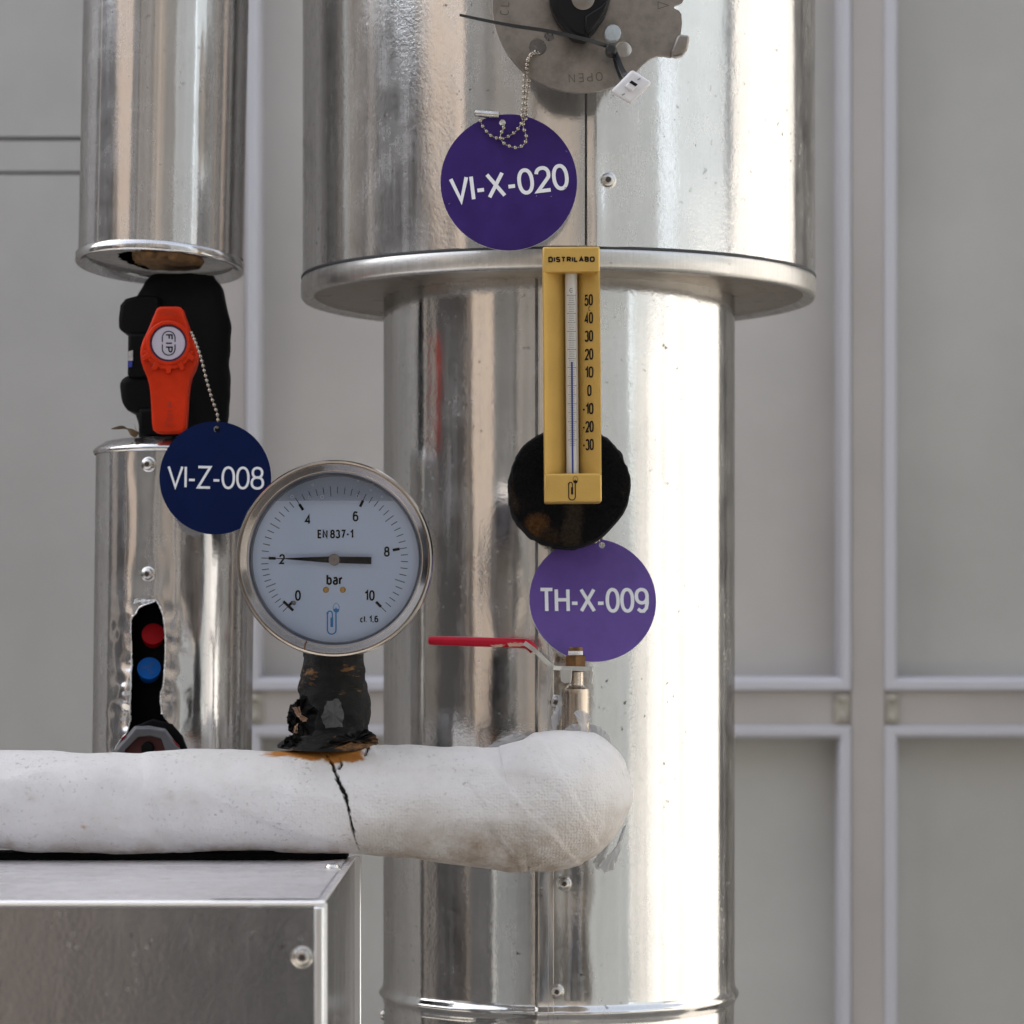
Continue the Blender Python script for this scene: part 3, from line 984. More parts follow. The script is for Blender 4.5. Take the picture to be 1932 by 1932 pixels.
for i in range(m_ - 1):
    for k in range(NT):
        k2 = (k + 1) % NT
        wf.append((i * NT + k, i * NT + k2, (i + 1) * NT + k2, (i + 1) * NT + k))
wp = thing('wrapped_pipe', W(400, 1607, YP), 'white plaster wrapped horizontal pipe with dark crack, bending back into the big pipe', 'pipe')
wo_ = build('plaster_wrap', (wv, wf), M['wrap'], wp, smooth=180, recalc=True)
ca = wo_.data.color_attributes.new('stain_tint', 'FLOAT_COLOR', 'POINT')
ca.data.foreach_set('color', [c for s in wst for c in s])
# dark foam pad between pipe and box
build('foam_pad', box((XL, YP - 0.005, ZT + 0.0003), (W(655, 0, YP).x, YP + 0.02, ZT + 0.0040)), M['foam'], wp, bevel=0.001)

def ragged(outline, Y, amp, seed, curl=0.0, thick=0.0005, n=5):
    """A torn scrap of sheet: ragged outline, slightly crumpled in depth."""
    rnd = random.Random(seed)
    pts = []
    for (x0, y0), (x1, y1) in zip(outline, outline[1:] + outline[:1]):
        for k in range(n):
            t = k / n
            pts.append((x0 + (x1 - x0) * t + rnd.uniform(-amp, amp), y0 + (y1 - y0) * t + rnd.uniform(-amp, amp)))
    cx = sum(p[0] for p in pts) / len(pts)
    cy = sum(p[1] for p in pts) / len(pts)
    v = [W(cx, cy, Y - curl * 0.5)]
    rings = 3
    for r in range(1, rings + 1):
        for x, y in pts:
            q = r / rings
            v.append(W(cx + (x - cx) * q, cy + (y - cy) * q, Y + (rnd.uniform(-1, 1) * curl * q)))
    m = len(pts)
    f = [(0, 1 + (k + 1) % m, 1 + k) for k in range(m)]
    for r in range(rings - 1):
        a, b = 1 + r * m, 1 + (r + 1) * m
        f += [(a + k, a + (k + 1) % m, b + (k + 1) % m, b + k) for k in range(m)]
    k = len(v)
    v2 = [Vector(p) + Vector((0, thick, 0)) for p in v]
    return v + v2, f + [tuple(i + k for i in reversed(q)) for q in f]

for k, (o, Y) in enumerate([
        ([(915, 1412), (935, 1398), (965, 1386), (985, 1384), (1002, 1392), (985, 1408), (950, 1416)], 1.768),
        ([(1040, 1352), (1052, 1330), (1056, 1304), (1064, 1302), (1068, 1318), (1060, 1345), (1052, 1372), (1046, 1392)], 1.752),
        ([(1058, 1392), (1066, 1374), (1080, 1366), (1096, 1368), (1108, 1384), (1102, 1398), (1080, 1396)], 1.742),
        ([(1082, 1345), (1094, 1338), (1108, 1346), (1116, 1356), (1108, 1366), (1112, 1384), (1104, 1394), (1096, 1372)], 1.735),
        ([(1108, 1362), (1132, 1370), (1152, 1392), (1158, 1424), (1150, 1440), (1128, 1420), (1110, 1395)], 1.786),
        ([(1130, 1632), (1156, 1605), (1172, 1582), (1176, 1560), (1182, 1556), (1172, 1600), (1158, 1640), (1140, 1648)], 1.782),
        ([(985, 1634), (1005, 1640), (1018, 1646), (1040, 1640), (1060, 1640), (1072, 1630), (1030, 1626)], 1.778)]):
    build('sealant_scrap', ragged(o, Y, 1.1, 20 + k, 0.0010, 0.0006), M['silicone'], wp, smooth=60)

# ------------------------------------------------------------------ pressure gauge on its taped stem
YS = 1.70
stem = thing('taped_stem', W(630, 1415, YS), 'stem wrapped in torn black tape between white pipe and round gauge', 'pipe stem')
sv, sf = [], []
prof = [(1228, 628, 57), (1250, 628, 57), (1275, 629, 60), (1300, 630, 65), (1330, 631, 66), (1360, 631, 65), (1374, 631, 64), (1380, 630, 67), (1386, 628, 74), (1394, 624, 82), (1402, 621, 90), (1409, 620, 92)]
PS = spline([Vector(p) for p in prof], 6)
for i, q in enumerate(PS):
    y, xc, r = q
    for k in range(72):
        t = 2 * math.pi * k / 72
        c = W(xc, y, YS)
        d = Vector((math.sin(t), -math.cos(t) * 0.9, 0))
        p = c + d * S(r, YS)
        nz = noise.noise(p * 60) * 0.0022 + noise.noise(p * 150) * 0.0012
        # overlapping diagonal turns of tape
        lap = ((y / 34.0 + t * 0.55) % 1.0)
        p += d * (nz + 0.0006 * lap)
        if y > 1395:
            p.z += max(0, -d.y) * -0.002
        sv.append(p)
for i in range(len(PS) - 1):
    for k in range(72):
        k2 = (k + 1) % 72
        sf.append((i * 72 + k, i * 72 + k2, (i + 1) * 72 + k2, (i + 1) * 72 + k))
build('tape_wrap', (sv, sf), M['tape'], stem, smooth=40, recalc=True)
flaps = [([(572, 1310), (560, 1322), (550, 1330), (541, 1350), (545, 1378), (560, 1392), (590, 1386), (600, 1340)], 1.672, 3.0),
         ([(546, 1342), (541, 1356), (546, 1376), (556, 1384), (570, 1372), (566, 1350)], 1.665, 2.5),
         ([(534, 1398), (540, 1390), (556, 1386), (575, 1396), (560, 1410), (528, 1414)], 1.664, 2.5),
         ([(640, 1386), (690, 1374), (706, 1384), (714, 1402), (680, 1404), (640, 1410), (600, 1414)], 1.668, 2.0)]
for k, (o, Y, a) in enumerate(flaps):
    build('tape_flap', ragged(o, Y, a, 60 + k, 0.006, 0.0008, 6), M['tape'], stem, smooth=50)
M['patch'] = plain('bare_grey_patch', (0.085, 0.083, 0.082), 0.8, 0, 0.6, 500, 0.15, 120)
M['tan_tear'] = plain('tan_fabric_tear', (0.28, 0.17, 0.11), 0.9, 0, 0.6, 600, 0.3, 120)
build('bare_patch', ragged([(618, 1322), (640, 1318), (648, 1340), (646, 1372), (614, 1374), (606, 1352)], 1.677, 1.5, 71, 0.0012, 0.0006), M['patch'], stem)
build('fabric_tear', ragged([(552, 1335), (564, 1333), (568, 1350), (580, 1354), (578, 1362), (566, 1360)], 1.661, 1.5, 72, 0.002, 0.0006), M['tan_tear'], stem)
build('fabric_tear', ragged([(556, 1370), (562, 1366), (560, 1382), (554, 1384)], 1.660, 1.5, 73, 0.002, 0.0006), M['tan_tear'], stem)

YG = 1.655                                            # plane of the bezel's rim
gx, gy = 630.5, 1054.0
GC = W(gx, gy, YG)
gauge = thing('pressure_gauge', W(gx, 1241, YG), 'round steel pressure gauge with white dial, needle pointing at 2 bar', 'gauge')
u2m = YG / F / (2.147 * 2.12)                         # dial measure -> metres
RO = 851 * u2m
RI = 752 * u2m
prof = [(RO * 0.90, 0.034), (RO * 0.965, 0.031), (RO * 0.975, 0.012), (RO * 0.99, 0.009), (RO, 0.0055), (RO * 0.998, 0.002), (RO * 0.985, 0.0002), (RO * 0.968, 0.0), (RO * 0.958, 0.0012), (RO * 0.948, 0.0006), (RI * 1.012, 0.0042), (RI * 1.002, 0.0042), (RI, 0.0052), (RI, 0.0085)]
build('bezel', lathe(GC, (0, 1, 0), prof, 160), M['steel'], gauge, smooth=40, recalc=False)
build('case', lathe(GC, (0, 1, 0), [(0.0001, 0.036), (RO * 0.90, 0.036), (RO * 0.90, 0.030)], 96), M['steel'], gauge)
build('inner_ring', lathe(GC, (0, 1, 0), [(RI * 1.0, 0.0060), (RI * 0.985, 0.0064), (RI * 0.975, 0.0086), (RI * 0.965, 0.0088), (RI * 0.955, 0.0134)], 128), M['case'], gauge, smooth=60)
YD = YG + 0.0135
dk = YD / YG
def D(u, v):
    """Dial drawing coordinates (measured on the photograph) -> x/z metres about the dial centre, on the dial plane."""
    return ((u - 940) * u2m * dk, -(v - 945) * u2m * dk)
DCx, DCz = W(gx + (940 - 936) / (2.147 * 2.12), gy + (945 - 934) / (2.147 * 2.12), YG).x * dk, W(gx, gy + (945 - 934) / (2.147 * 2.12), YG).z
DCz = CAMZ + (DCz - CAMZ) * dk
dial = build('dial', lathe((DCx, YD, DCz - 0.0006), (0, -1, 0), [(RI * 0.985, -0.001), (RI * 0.985, 0.0), (0.0001, 0.0)], 128), M['dial'], gauge, smooth=30)
def on_dial(vf, lift=0.0003):
    return [Vector((p[0] + DCx, YD - lift + p[1], p[2] + DCz)) for p in vf[0]], vf[1]
scale_deg = [(0, 225.0), (2, 178.5), (4, 122.3), (6, 64.4), (8, 9.6), (10, -45.3)]
def ang(v):
    for (a, da), (b, db) in zip(scale_deg, scale_deg[1:]):
        if v <= b + 1e-6:
            return da + (db - da) * (v - a) / (b - a)
def rad_line(deg, r0, r1):
    c, s = math.cos(R_(deg)), math.sin(R_(deg))
    return ([(c * r0 * u2m * dk, s * r0 * u2m * dk), (c * r1 * u2m * dk, s * r1 * u2m * dk)], False)
thin, mid_, thick = [], [], []
for i in range(51):
    val = i * 0.2
    a = ang(val)
    if i % 10 == 0:
        thin.append(rad_line(a, 560, 628))
        thick.append(rad_line(a, 506, 566))
    elif i % 5 == 0:
        mid_.append(rad_line(a, 545, 634))
    else:
        thin.append(rad_line(a, 570, 630))
thick.append(([D(500, 1300), D(585, 1380)], False))
for ls, hw_, mt in ((thin, 2.9, 'ink'), (mid_, 4.2, 'grey_ink'), (thick, 11.5, 'ink')):
    for k, l in enumerate(ls):
        build('scale_mark', on_dial(strokes([l], hw_ * u2m), 0.0003 + (0.00005 if mt == 'ink' and hw_ > 5 else 0) + (0.00004 if k == len(ls) - 1 else 0)), M[mt], dial, smooth=0)
for s, u, v, h, w in (('0', 625, 1250, 92, 48), ('2', 489, 938, 88, 46), ('4', 710, 598, 86, 52), ('6', 1120, 571, 88, 46), ('8', 1388, 874, 88, 46), ('10', 1241, 1250, 92, 84)):
    x, z = D(u, v)
    t = text_vf(s, h * u2m, 14.5 * u2m, w * u2m)
    build('numeral', on_dial(xf(t, Matrix.Translation((x, 0, z)))), M['ink'], dial, smooth=0)
for s, u, v, h, w, sw in (('EN 837~1', 947, 723, 76, 306, 14.0), ('bar', 941, 1113, 96, 140, 16.5), ('cl. 1,6', 1237, 1453, 58, 156, 10.5)):
    x, z = D(u, v)
    t = text_vf(s, h * u2m, sw * u2m, w * u2m)
    build('lettering', on_dial(xf(t, Matrix.Translation((x, 0, z)))), M['ink'], dial, smooth=0)

def logo(sc):
    """Bent tube with a bulb above it and a dark filling (flat print), 100 units wide, 270 tall, about the origin."""
    q = lambda x, z: (x * sc, z * sc)
    loop = [q(16, 95), q(16, -75), *[q(-21 + 37 * math.cos(R_(a)), -97 + 37 * math.sin(R_(a))) for a in range(-10, -180, -20)], q(-58, -95), q(-58, 45),
            *[q(-37 + 21 * math.cos(R_(a)), 45 + 21 * math.sin(R_(a))) for a in range(180, -10, -30)], q(-16, 10)]
    fill = ([q(-32, 12), q(-8, 12), q(-8, -60), q(-32, -60)], True)
    lines = strokes([(loop, False)], 5.4 * sc)
    v = [Vector((x, 0, z)) for x, z in ((-32 * sc, 10 * sc), (-8 * sc, 10 * sc), (-8 * sc, -72 * sc), (-32 * sc, -72 * sc))]
    f = [(0, 3, 2, 1)]
    cup = [Vector((x * sc, -3e-5, z * sc)) for x, z in ((-8, 85), (44, 85), (42, 66), (30, 54), (8, 54), (-5, 66))]
    bulb = strokes([([q(-8, 85), q(-9, 104), q(2, 124), q(18, 136), q(34, 124), q(45, 104), q(44, 85)], False)], 1.8 * sc)
    return join(lines, (v, f), (cup, [tuple(reversed(range(6)))]), bulb)
x, z = D(936, 1450)
build('printed_emblem', on_dial(xf(logo(u2m * 1.0), Matrix.Translation((x, 0, z)))), M['blue_ink'], dial, smooth=0, recalc=False)
for u in (866, 1010):
    x, z = D(u, 1202)
    c = Vector((DCx + x, YD, DCz + z))
    build('dial_screw', lathe(c, (0, -1, 0), [(26 * u2m, 0), (26 * u2m, 0.0004), (20 * u2m, 0.0008), (11 * u2m, 0.0008), (9 * u2m, 0.0004), (0.00005, 0.0005)], 20), M['brass'], dial)
x, z = D(590, 1315)
build('stop_pin', ball((DCx + x, YD - 0.001, DCz + z), 19 * u2m), M['hub'], dial)
# needle
na = R_(178.7)
ca_, sa_ = math.cos(na), math.sin(na)
def nd(l, o):
    return Vector((DCx + (ca_ * l - sa_ * o) * u2m * dk, 0, DCz + (sa_ * l + ca_ * o) * u2m * dk))
outl = [(560, 2.2), (430, 4.5), (50, 27), (-318, 31), (-318, -31), (50, -27), (430, -4.5), (560, -2.2)]
nv = [nd(l, o) + Vector((0, YD - 0.0034, 0)) for l, o in outl] + [nd(l, o) + Vector((0, YD - 0.0030, 0)) for l, o in outl]
nf = [tuple(range(8)), tuple(range(15, 7, -1))] + [(i, (i + 1) % 8, (i + 1) % 8 + 8, i + 8) for i in range(8)]
needle = build('needle', (nv, nf), M['ink'], gauge, smooth=0, recalc=True)
build('needle_hub', lathe((DCx, YD, DCz), (0, -1, 0), [(50 * u2m, 0.001), (50 * u2m, 0.0046), (44 * u2m, 0.0052), (10 * u2m, 0.0052), (8 * u2m, 0.0047), (0.00005, 0.0047)], 32), M['hub'], needle)
# air pocket above the filling, then the window
zl = DCz + D(0, 433)[1] * 0.985
rr = RI * 0.962
pts = []
a0 = math.asin((zl - DCz) / rr)
for k in range(41):
    a = a0 + (math.pi - 2 * a0) * k / 40
    pts.append(Vector((DCx + rr * math.cos(a), YD - 0.0046, DCz + rr * math.sin(a))))
build('air_pocket', (pts, [tuple(range(41))]), M['air'], gauge, smooth=0)
for k, (u, v, r) in enumerate([(580, 405, 15), (728, 412, 14), (838, 408, 16), (755, 305, 10), (1140, 400, 14), (1255, 350, 8), (1350, 405, 9), (1145, 272, 9), (1272, 296, 8), (690, 445, 8)]):
    x, z = D(u, v)
    build('bubble', lathe((DCx + x, YD - 0.0050, DCz + z), (0, -1, 0), [(r * u2m, 0.0), (r * u2m * 0.86, 0.0003), (r * u2m * 0.7, 0.0)], 20), M['core'], gauge)
build('window', lathe(GC + Vector((0, 0.0064, 0)), (0, -1, 0), [(RI * 0.998, 0.0), (0.0001, 0.0)], 96), M['glass'], gauge, smooth=0)
# rust scar on the bezel
build('rust_scar', ragged([(572, 1224), (577, 1208), (579, 1208), (576, 1226)], YG - 0.0006, 0.6, 5, 0.0003, 0.0002), M['rusty'], gauge)

# ------------------------------------------------------------------ foam collar and thermometer
YC = 1.722
cc = W(1074, 917, YC)
rc = S(115.5, YC)
collar = thing('foam_collar', W(1074, 917, 1.79), 'round black foam collar around the thermometer stub on the big pipe', 'insulation')
cv, cf = [], []
rings = [(0.001, 0.0), (0.30, -0.0006), (0.62, 0.0002), (0.86, 0.0), (0.965, 0.0012), (1.0, 0.006), (1.005, 0.03), (1.0, 0.075)]
for rr_, dy in rings:
    for k in range(96):
        t = 2 * math.pi * k / 96
        p = Vector((math.cos(t) * rc * rr_, dy, math.sin(t) * rc * rr_))
        wob = 1 + 0.014 * math.sin(2 * t + 0.6) + 0.010 * math.sin(5 * t + 2) + 0.006 * math.sin(11 * t)
        p.x *= wob
        p.z *= wob
        p += Vector((1, 0.6, 1)) * noise.noise((cc + p) * 320) * 0.0009
        cv.append(cc + p)
for i in range(len(rings) - 1):
    for k in range(96):
        k2 = (k + 1) % 96
        cf.append((i * 96 + k, i * 96 + k2, (i + 1) * 96 + k2, (i + 1) * 96 + k))
cf.append(tuple(range(95, -1, -1)))
def mat_foam2():
    m, nt, b = principled('scuffed_black_foam')
    b.inputs['Roughness'].default_value = 0.95
    b.inputs['Specular IOR Level'].default_value = 0.15
    n1 = noise_tex(nt, 30, 6, 0.7, (1.2, 1, 0.5))
    r1 = ramp(nt, n1.outputs[0], [(0.55, (0.004, 0.004, 0.0045)), (0.66, (0.035, 0.024, 0.015)), (0.76, (0.11, 0.06, 0.025))])
    for pxx, pyy, rad, colr in ((1014, 992, 0.0042, (0.085, 0.040, 0.013)), (1083, 962, 0.0026, (0.036, 0.026, 0.017)), (1082, 980, 0.0028, (0.034, 0.025, 0.017)), (1078, 1000, 0.0030, (0.036, 0.026, 0.017)), (1076, 1018, 0.0032, (0.034, 0.024, 0.015)), (1036, 1014, 0.0034, (0.030, 0.018, 0.010))):
        lp_ = W(pxx, pyy, YC) - W(1074, 917, 1.79)
        tcx = N(nt, 'ShaderNodeTexCoord')
        dn = N(nt, 'ShaderNodeVectorMath', operation='DISTANCE')
        dn.inputs[1].default_value = lp_
        nt.links.new(tcx.outputs['Object'], dn.inputs[0])
        nz_ = noise_tex(nt, 420, 6, 0.8)
        ad = N(nt, 'ShaderNodeMath', operation='MULTIPLY_ADD')
        ad.inputs[1].default_value = -rad * 2.2
        nt.links.new(nz_.outputs[0], ad.inputs[0])
        nt.links.new(dn.outputs['Value'], ad.inputs[2])
        rs_ = ramp(nt, ad.outputs[0], [(0.0, (1, 1, 1)), (rad * 0.35, (0, 0, 0))])
        cc_ = mixc(nt, rs_.outputs[0], r1.outputs[0], colr)
        class _o: pass
        r1 = _o()
        r1.outputs = [cc_]
    n2 = noise_tex(nt, 700, 2)
    r2 = ramp(nt, n2.outputs[0], [(0.3, (0.4, 0.4, 0.4)), (0.7, (1, 1, 1))])
    c = N(nt, 'ShaderNodeMix', data_type='RGBA', blend_type='MULTIPLY')
    c.inputs['Factor'].default_value = 1.0
    A_ = [x for x in c.inputs if x.type == 'RGBA']
    nt.links.new(r1.outputs[0], A_[0])
    nt.links.new(r2.outputs[0], A_[1])
    nt.links.new([x for x in c.outputs if x.type == 'RGBA'][0], b.inputs['Base Color'])
    nt.links.new(bump(nt, n2.outputs[0], 0.9, 0.0012), b.inputs['Normal'])
    return m
build('foam_body', (cv, cf), mat_foam2(), collar, smooth=50, recalc=True)

YT = 1.682                                            # front of the thermometer housing
thermo = thing('thermometer', W(1080, 947, YT), 'gold industrial thermometer with glass tube and black numbers', 'thermometer')
tm = YT / F
TR = Matrix.Translation(W(1079.5, 706, YT)) @ Matrix.Rotation(R_(-0.45), 4, 'Y')
def T(vf):
    return xf(vf, TR)
def tx(px):
    return (px - 1079.5) * tm
def tz(py):
    return (706 - py) * tm
hw = 54 * tm
def house(name, za, zb, mat=M['gold'], bev=0.0011):
    v, f = box((-hw, 0, za), (hw, 0.024, zb))
    return build(name, T((v, f)), mat, thermo, bevel=bev, bseg=3)
house('top_block', tz(514), tz(465))
house('bottom_block', tz(947.5), tz(893))
# V-shaped trough between the blocks
tv = []
sec = [(-hw, 0.0), (-hw + 0.0006, -0.0001), (-14 * tm, 0.0105), (-13.6 * tm, 0.0150), (13.6 * tm, 0.0150), (14 * tm, 0.0105), (hw - 0.0006, -0.0001), (hw, 0.0), (hw, 0.0235), (-hw, 0.0235)]
for z in (tz(895), tz(512)):
    tv += [Vector((x, y, z)) for x, y in sec]
n = len(sec)
tf = [(i, (i + 1) % n, n + (i + 1) % n, n + i) for i in range(n)]
build('trough', T((tv, tf)), M['gold'], thermo, smooth=25, recalc=True)
tr_ = 12.0 * tm
tb = build('glass_tube', T(lathe((0, 0.0085, tz(898)), (0, 0, 1), [(tr_ * 0.97, 0), (tr_, 0.002), (tr_, tz(508) - tz(898))], 32)), M['tubewhite'], thermo, smooth=60)
build('tube_socket', T(lathe((0, 0.0085, tz(893.4)), (0, 0, 1), [(tr_ * 1.45, 0.0), (tr_ * 1.45, 0.00015), (0.0001, 0.00015)], 24)), M['socket'], thermo)
def on_tube(x0, x1, z0, z1, lift=0.0001, n=6):
    v, f = [], []
    for k in range(n + 1):
        x = x0 + (x1 - x0) * k / n
        y = 0.0085 - math.sqrt(max(1e-9, (tr_ + lift) ** 2 - x * x))
        v += [Vector((x, y, z0)), Vector((x, y, z1))]
    f = [(2 * k, 2 * k + 2, 2 * k + 3, 2 * k + 1) for k in range(n)]
    return v, f
build('liquid_column', T(on_tube(-1.7 * tm, 1.7 * tm, tz(896), tz(681), 0.00006, 2)), M['blue_liquid'], tb, smooth=0)
tk = []
y50, y_30 = 567.0, 837.0
for i in range(0, 84):
    y = 555.0 + (839.0 - 555.0) * i / 83
    if i % 10 == 0:
        tk.append(on_tube(-8.4 * tm, 8.4 * tm, tz(y + 0.45), tz(y - 0.45)))
    elif i % 5 == 0:
        tk.append(on_tube(-7.0 * tm, 7.0 * tm, tz(y + 0.4), tz(y - 0.4)))
    else:
        tk.append(on_tube(-5.2 * tm, 5.2 * tm, tz(y + 0.32), tz(y - 0.32)))
tk.append(T((text_vf('C', 8 * tm, 0.8 * tm, 6 * tm)[0], text_vf('C', 8 * tm, 0.8 * tm, 6 * tm)[1])) if False else on_tube(-3 * tm, 3 * tm, tz(546.6), tz(546)))
build('degree_marks', T(join(*tk)), M['tick_ink'], tb, smooth=0)
cmark = text_vf('C', 9 * tm, 0.9 * tm, 7 * tm)
build('lettering', T(xf(cmark, Matrix.Translation((0, 0.0085 - tr_ - 0.0003, tz(546))))), M['tick_ink'], tb, smooth=0)
# numbers lie on the sloping right flank
sl = math.atan2(0.0105 + 0.0001, (hw - 0.0006) - 14 * tm)
def on_flank(vf, xpx, zpx, lift=0.0002):
    x = tx(xpx)
    fr = ((hw - 0.0006) - x) / ((hw - 0.0006) - 14 * tm)
    m = Matrix.Translation((x, -0.0001 + 0.0106 * fr, tz(zpx))) @ Matrix.Rotation(sl, 4, 'Z').inverted() @ Matrix.Translation((0, -lift, 0))
    return T(xf(vf, m))
for s, y in (('50', 564.5), ('40', 598.5), ('30', 632.5), ('20', 667), ('10', 701), ('0', 735.5), ('~10', 770), ('~20', 804), ('~30', 838)):
    w = {1: 9.5, 2: 20, 3: 27}[len(s)]
    xoff = 1113 - (3 if len(s) == 3 else 0)
    build('numeral', on_flank(text_vf(s, 21.5 * tm, 3.3 * tm, w * tm * 1.02, 0.12, 3.0), xoff - 0.5, y), M['ink'], thermo, smooth=0)
build('lettering', on_flank(text_vf('c', 12 * tm, 1.4 * tm, 6.5 * tm), 1114, 579), M['rusty'], thermo, smooth=0)
build('lettering', T(xf(text_vf('DISTRILABO', 10.4 * tm, 2.7 * tm, 88 * tm, 0.10, 4.0), Matrix.Translation((0.5 * tm, -0.0003, tz(489.5))))), M['ink'], thermo, smooth=0)
build('printed_emblem', T(xf(logo(tm * 0.168), Matrix.Translation((1.5 * tm, -0.0003, tz(921))))), M['ink'], thermo, smooth=0)
build('stub', tube([W(1079, 906, YT + 0.02), W(1076, 921, 1.80)], 0.009, 16), M['nickel'], thermo)

# ------------------------------------------------------------------ round tags and ball chains
def disc_tag(name, label, px, py, r, Y, mat, text, tw, thh, roll, hole, tilt=0.0, yaw=0.0, toff=(0, 0), sw=6.2, spin=0.0):
    rm = S(r, Y)
    o = thing(name, W(px, py, Y), label, 'tag', 'round valve tags')
    th_ = 0.0016
    hx, hz = S(hole[0], Y), S(-hole[1], Y)
    hr = S(6.0, Y)
    m = 120
    # ring plate with a hole: two fans around the hole are awkward, so bridge outline and hole by angle about the hole
    outer, inner = [], []
    for k in range(m):
        a = 2 * math.pi * k / m
        d = Vector((math.cos(a), math.sin(a)))
        h = Vector((hx, hz))
        bq = h.dot(d)
        tt = -bq + math.sqrt(bq * bq - (h.length_squared - rm * rm))
        outer.append(h + d * tt)
        inner.append(h + d * hr)
    v = []
    for ring, y in ((inner, -th_), (outer, -th_), (outer, -th_ * 0.86), (outer, 0), (inner, 0)):
        v += [Vector((p.x, y, p.y)) for p in ring]
    def band(a, b):
        return [(a * m + k, b * m + k, b * m + (k + 1) % m, a * m + (k + 1) % m) for k in range(m)]
    face = build('face', place((v, band(0, 1) + band(1, 2)), px, py, Y, spin, tilt, yaw), mat, o, smooth=30, recalc=False)
    build('core', place((v, band(2, 3) + band(3, 4) + band(4, 0)), px, py, Y, spin, tilt, yaw), M['core'], o, smooth=30)
    t = text_vf(text, S(thh, Y), S(sw, Y), S(tw, Y), 0.05, 2.2)
    t = xf(t, Matrix.Translation((S(toff[0], Y), -th_ - 0.0002, S(-toff[1], Y))) @ Matrix.Rotation(R_(roll), 4, 'Y'))
    build('lettering', place(t, px, py, Y, spin, tilt, yaw), M['letter'], face, smooth=0)
    return o

t1 = disc_tag('tag', 'dark purple round tag reading VI-X-020 hanging from the valve plate', 960, 345, 128.8, 1.728, M['purple'], 'VI-X-020', 224, 50, -7.0, (-12, -113), -1.0, 0, (1, 2), 7.0)
disc_tag('tag', 'purple round tag reading TH-X-009 below the thermometer', 1118, 1133, 120, 1.776, M['purple_lit'], 'TH-X-009', 207, 48.5, 0.0, (20, -107), -14.0, 4, (2, 1), 6.6)
disc_tag('tag', 'navy blue round tag reading VI-Z-008 left of the pressure gauge', 407, 902, 106.5, 1.792, M['navy'], 'VI-Z-008', 184, 43, 1.2, (4, -92), 2.0, -4, (1, -1), 4.6)

z2 = lambda u, v: ((1750 + u / 3.22) / 2.12, (400 + v / 3.22) / 2.12)
M['nick'] = plain('dark_nick', (0.010, 0.004, 0.035), 0.6)
M['scratch'] = plain('pale_scratch', (0.20, 0.17, 0.34), 0.6)
for k, (u, v, du, dv, mt) in enumerate([(285, 690, 32, -14, 'nick'), (995, 1342, 26, -16, 'nick'), (1112, 1362, 24, -12, 'nick'), (640, 1225, 20, -6, 'nick'), (1140, 1060, 30, -10, 'nick'), (1660, 660, 30, 26, 'scratch'), (1645, 1130, 36, -22, 'scratch'), (1275, 1235, 12, -30, 'scratch'), (1465, 1240, 26, -12, 'scratch'), (150, 1335, 30, -14, 'scratch')]):
    a, b = z2(u - du / 2, v - dv / 2), z2(u + du / 2, v + dv / 2)
    n = (-(b[1] - a[1]) * 0.16, (b[0] - a[0]) * 0.16)
    build('scuff', prism([a, ((a[0] + b[0]) / 2 + n[0], (a[1] + b[1]) / 2 + n[1]), b, ((a[0] + b[0]) / 2 - n[0], (a[1] + b[1]) / 2 - n[1])], 1.72595, 1.7262), M[mt], t1, smooth=0)

def chain(label, paths, r=3.2, step=9.2):
    """paths: lists of (px, py, Y). Beads with thin links, one mesh (beads are a few pixels each)."""
    first = paths[0][0]
    o = thing('ball_chain', W(*first), label, 'chain', 'ball chains of the tags')
    V = []
    L = []
    for p in paths:
        q = spline([W(*a) for a in p], 12)
        acc, last = 0.0, q[0]
        st = S(step, 1.72)
        V.append(ball(q[0], S(r, 1.72), 10, 7))
        for a, b in zip(q, q[1:]):
            d = (b - a).length
            while acc + d >= st:
                t = (st - acc) / d
                a = a.lerp(b, t)
                d = (b - a).length
                acc = 0.0
                V.append(ball(a, S(r, 1.72), 10, 7))
            acc += d
        L.append(tube(q, S(0.9, 1.72), 6))
    build('beads', join(*V), M['bead'], o, smooth=180)
    build('link_wire', join(*L), M['bead'], o, smooth=180)
    return o
z1 = lambda u, v: ((1900 + u / 2.147) / 2.12, (v / 2.147) / 2.12)
z2 = lambda u, v: ((1750 + u / 3.22) / 2.12, (400 + v / 3.22) / 2.12)
YK = 1.7245
A1 = [(*z1(545, 455), 1.699), (*z1(480, 470), 1.694), (*z1(440, 570), 1.702), (*z1(425, 700), 1.710), (*z1(420, 850), 1.716), (*z1(405, 990), 1.720), (*z2(1100, 260), YK), (*z2(1030, 380), YK), (*z2(955, 445), YK), (*z2(875, 485), YK), (*z2(800, 500), YK), (*z2(690, 460), YK), (*z2(620, 390), YK), (*z2(570, 315), YK), (*z2(545, 230), YK - 0.001)]
B1 = [(*z1(520, 445), 1.697), (*z1(460, 500), 1.691), (*z1(445, 600), 1.699), (*z1(460, 700), 1.707), (*z1(440, 860), 1.713), (*z1(440, 960), 1.717), (*z2(1130, 250), 1.7215), (*z2(1100, 320), 1.7215), (*z2(1120, 400), 1.7215), (*z2(1145, 490), 1.7215), (*z2(1110, 575), 1.7215), (*z2(1010, 615), 1.7215), (*z2(880, 575), 1.7215), (*z2(820, 510), 1.7215), (*z2(815, 440), 1.7215), (*z2(850, 370), 1.722), (*z2(842, 300), 1.728)]
ch = chain('nickel ball chain looped through the dark purple tag', [A1, B1], 4.1, 11.6)
build('clasp', xf(tube([(-0.007, 0, 0), (-0.0065, 0, 0), (0.0065, 0, 0), (0.007, 0, 0)], [0.0012, 0.0020, 0.0020, 0.0012], 12), Matrix.Translation(W(*z2(640, 185), YK + 0.001)) @ Matrix.Rotation(R_(4), 4, 'Y')), M['screw'], ch)
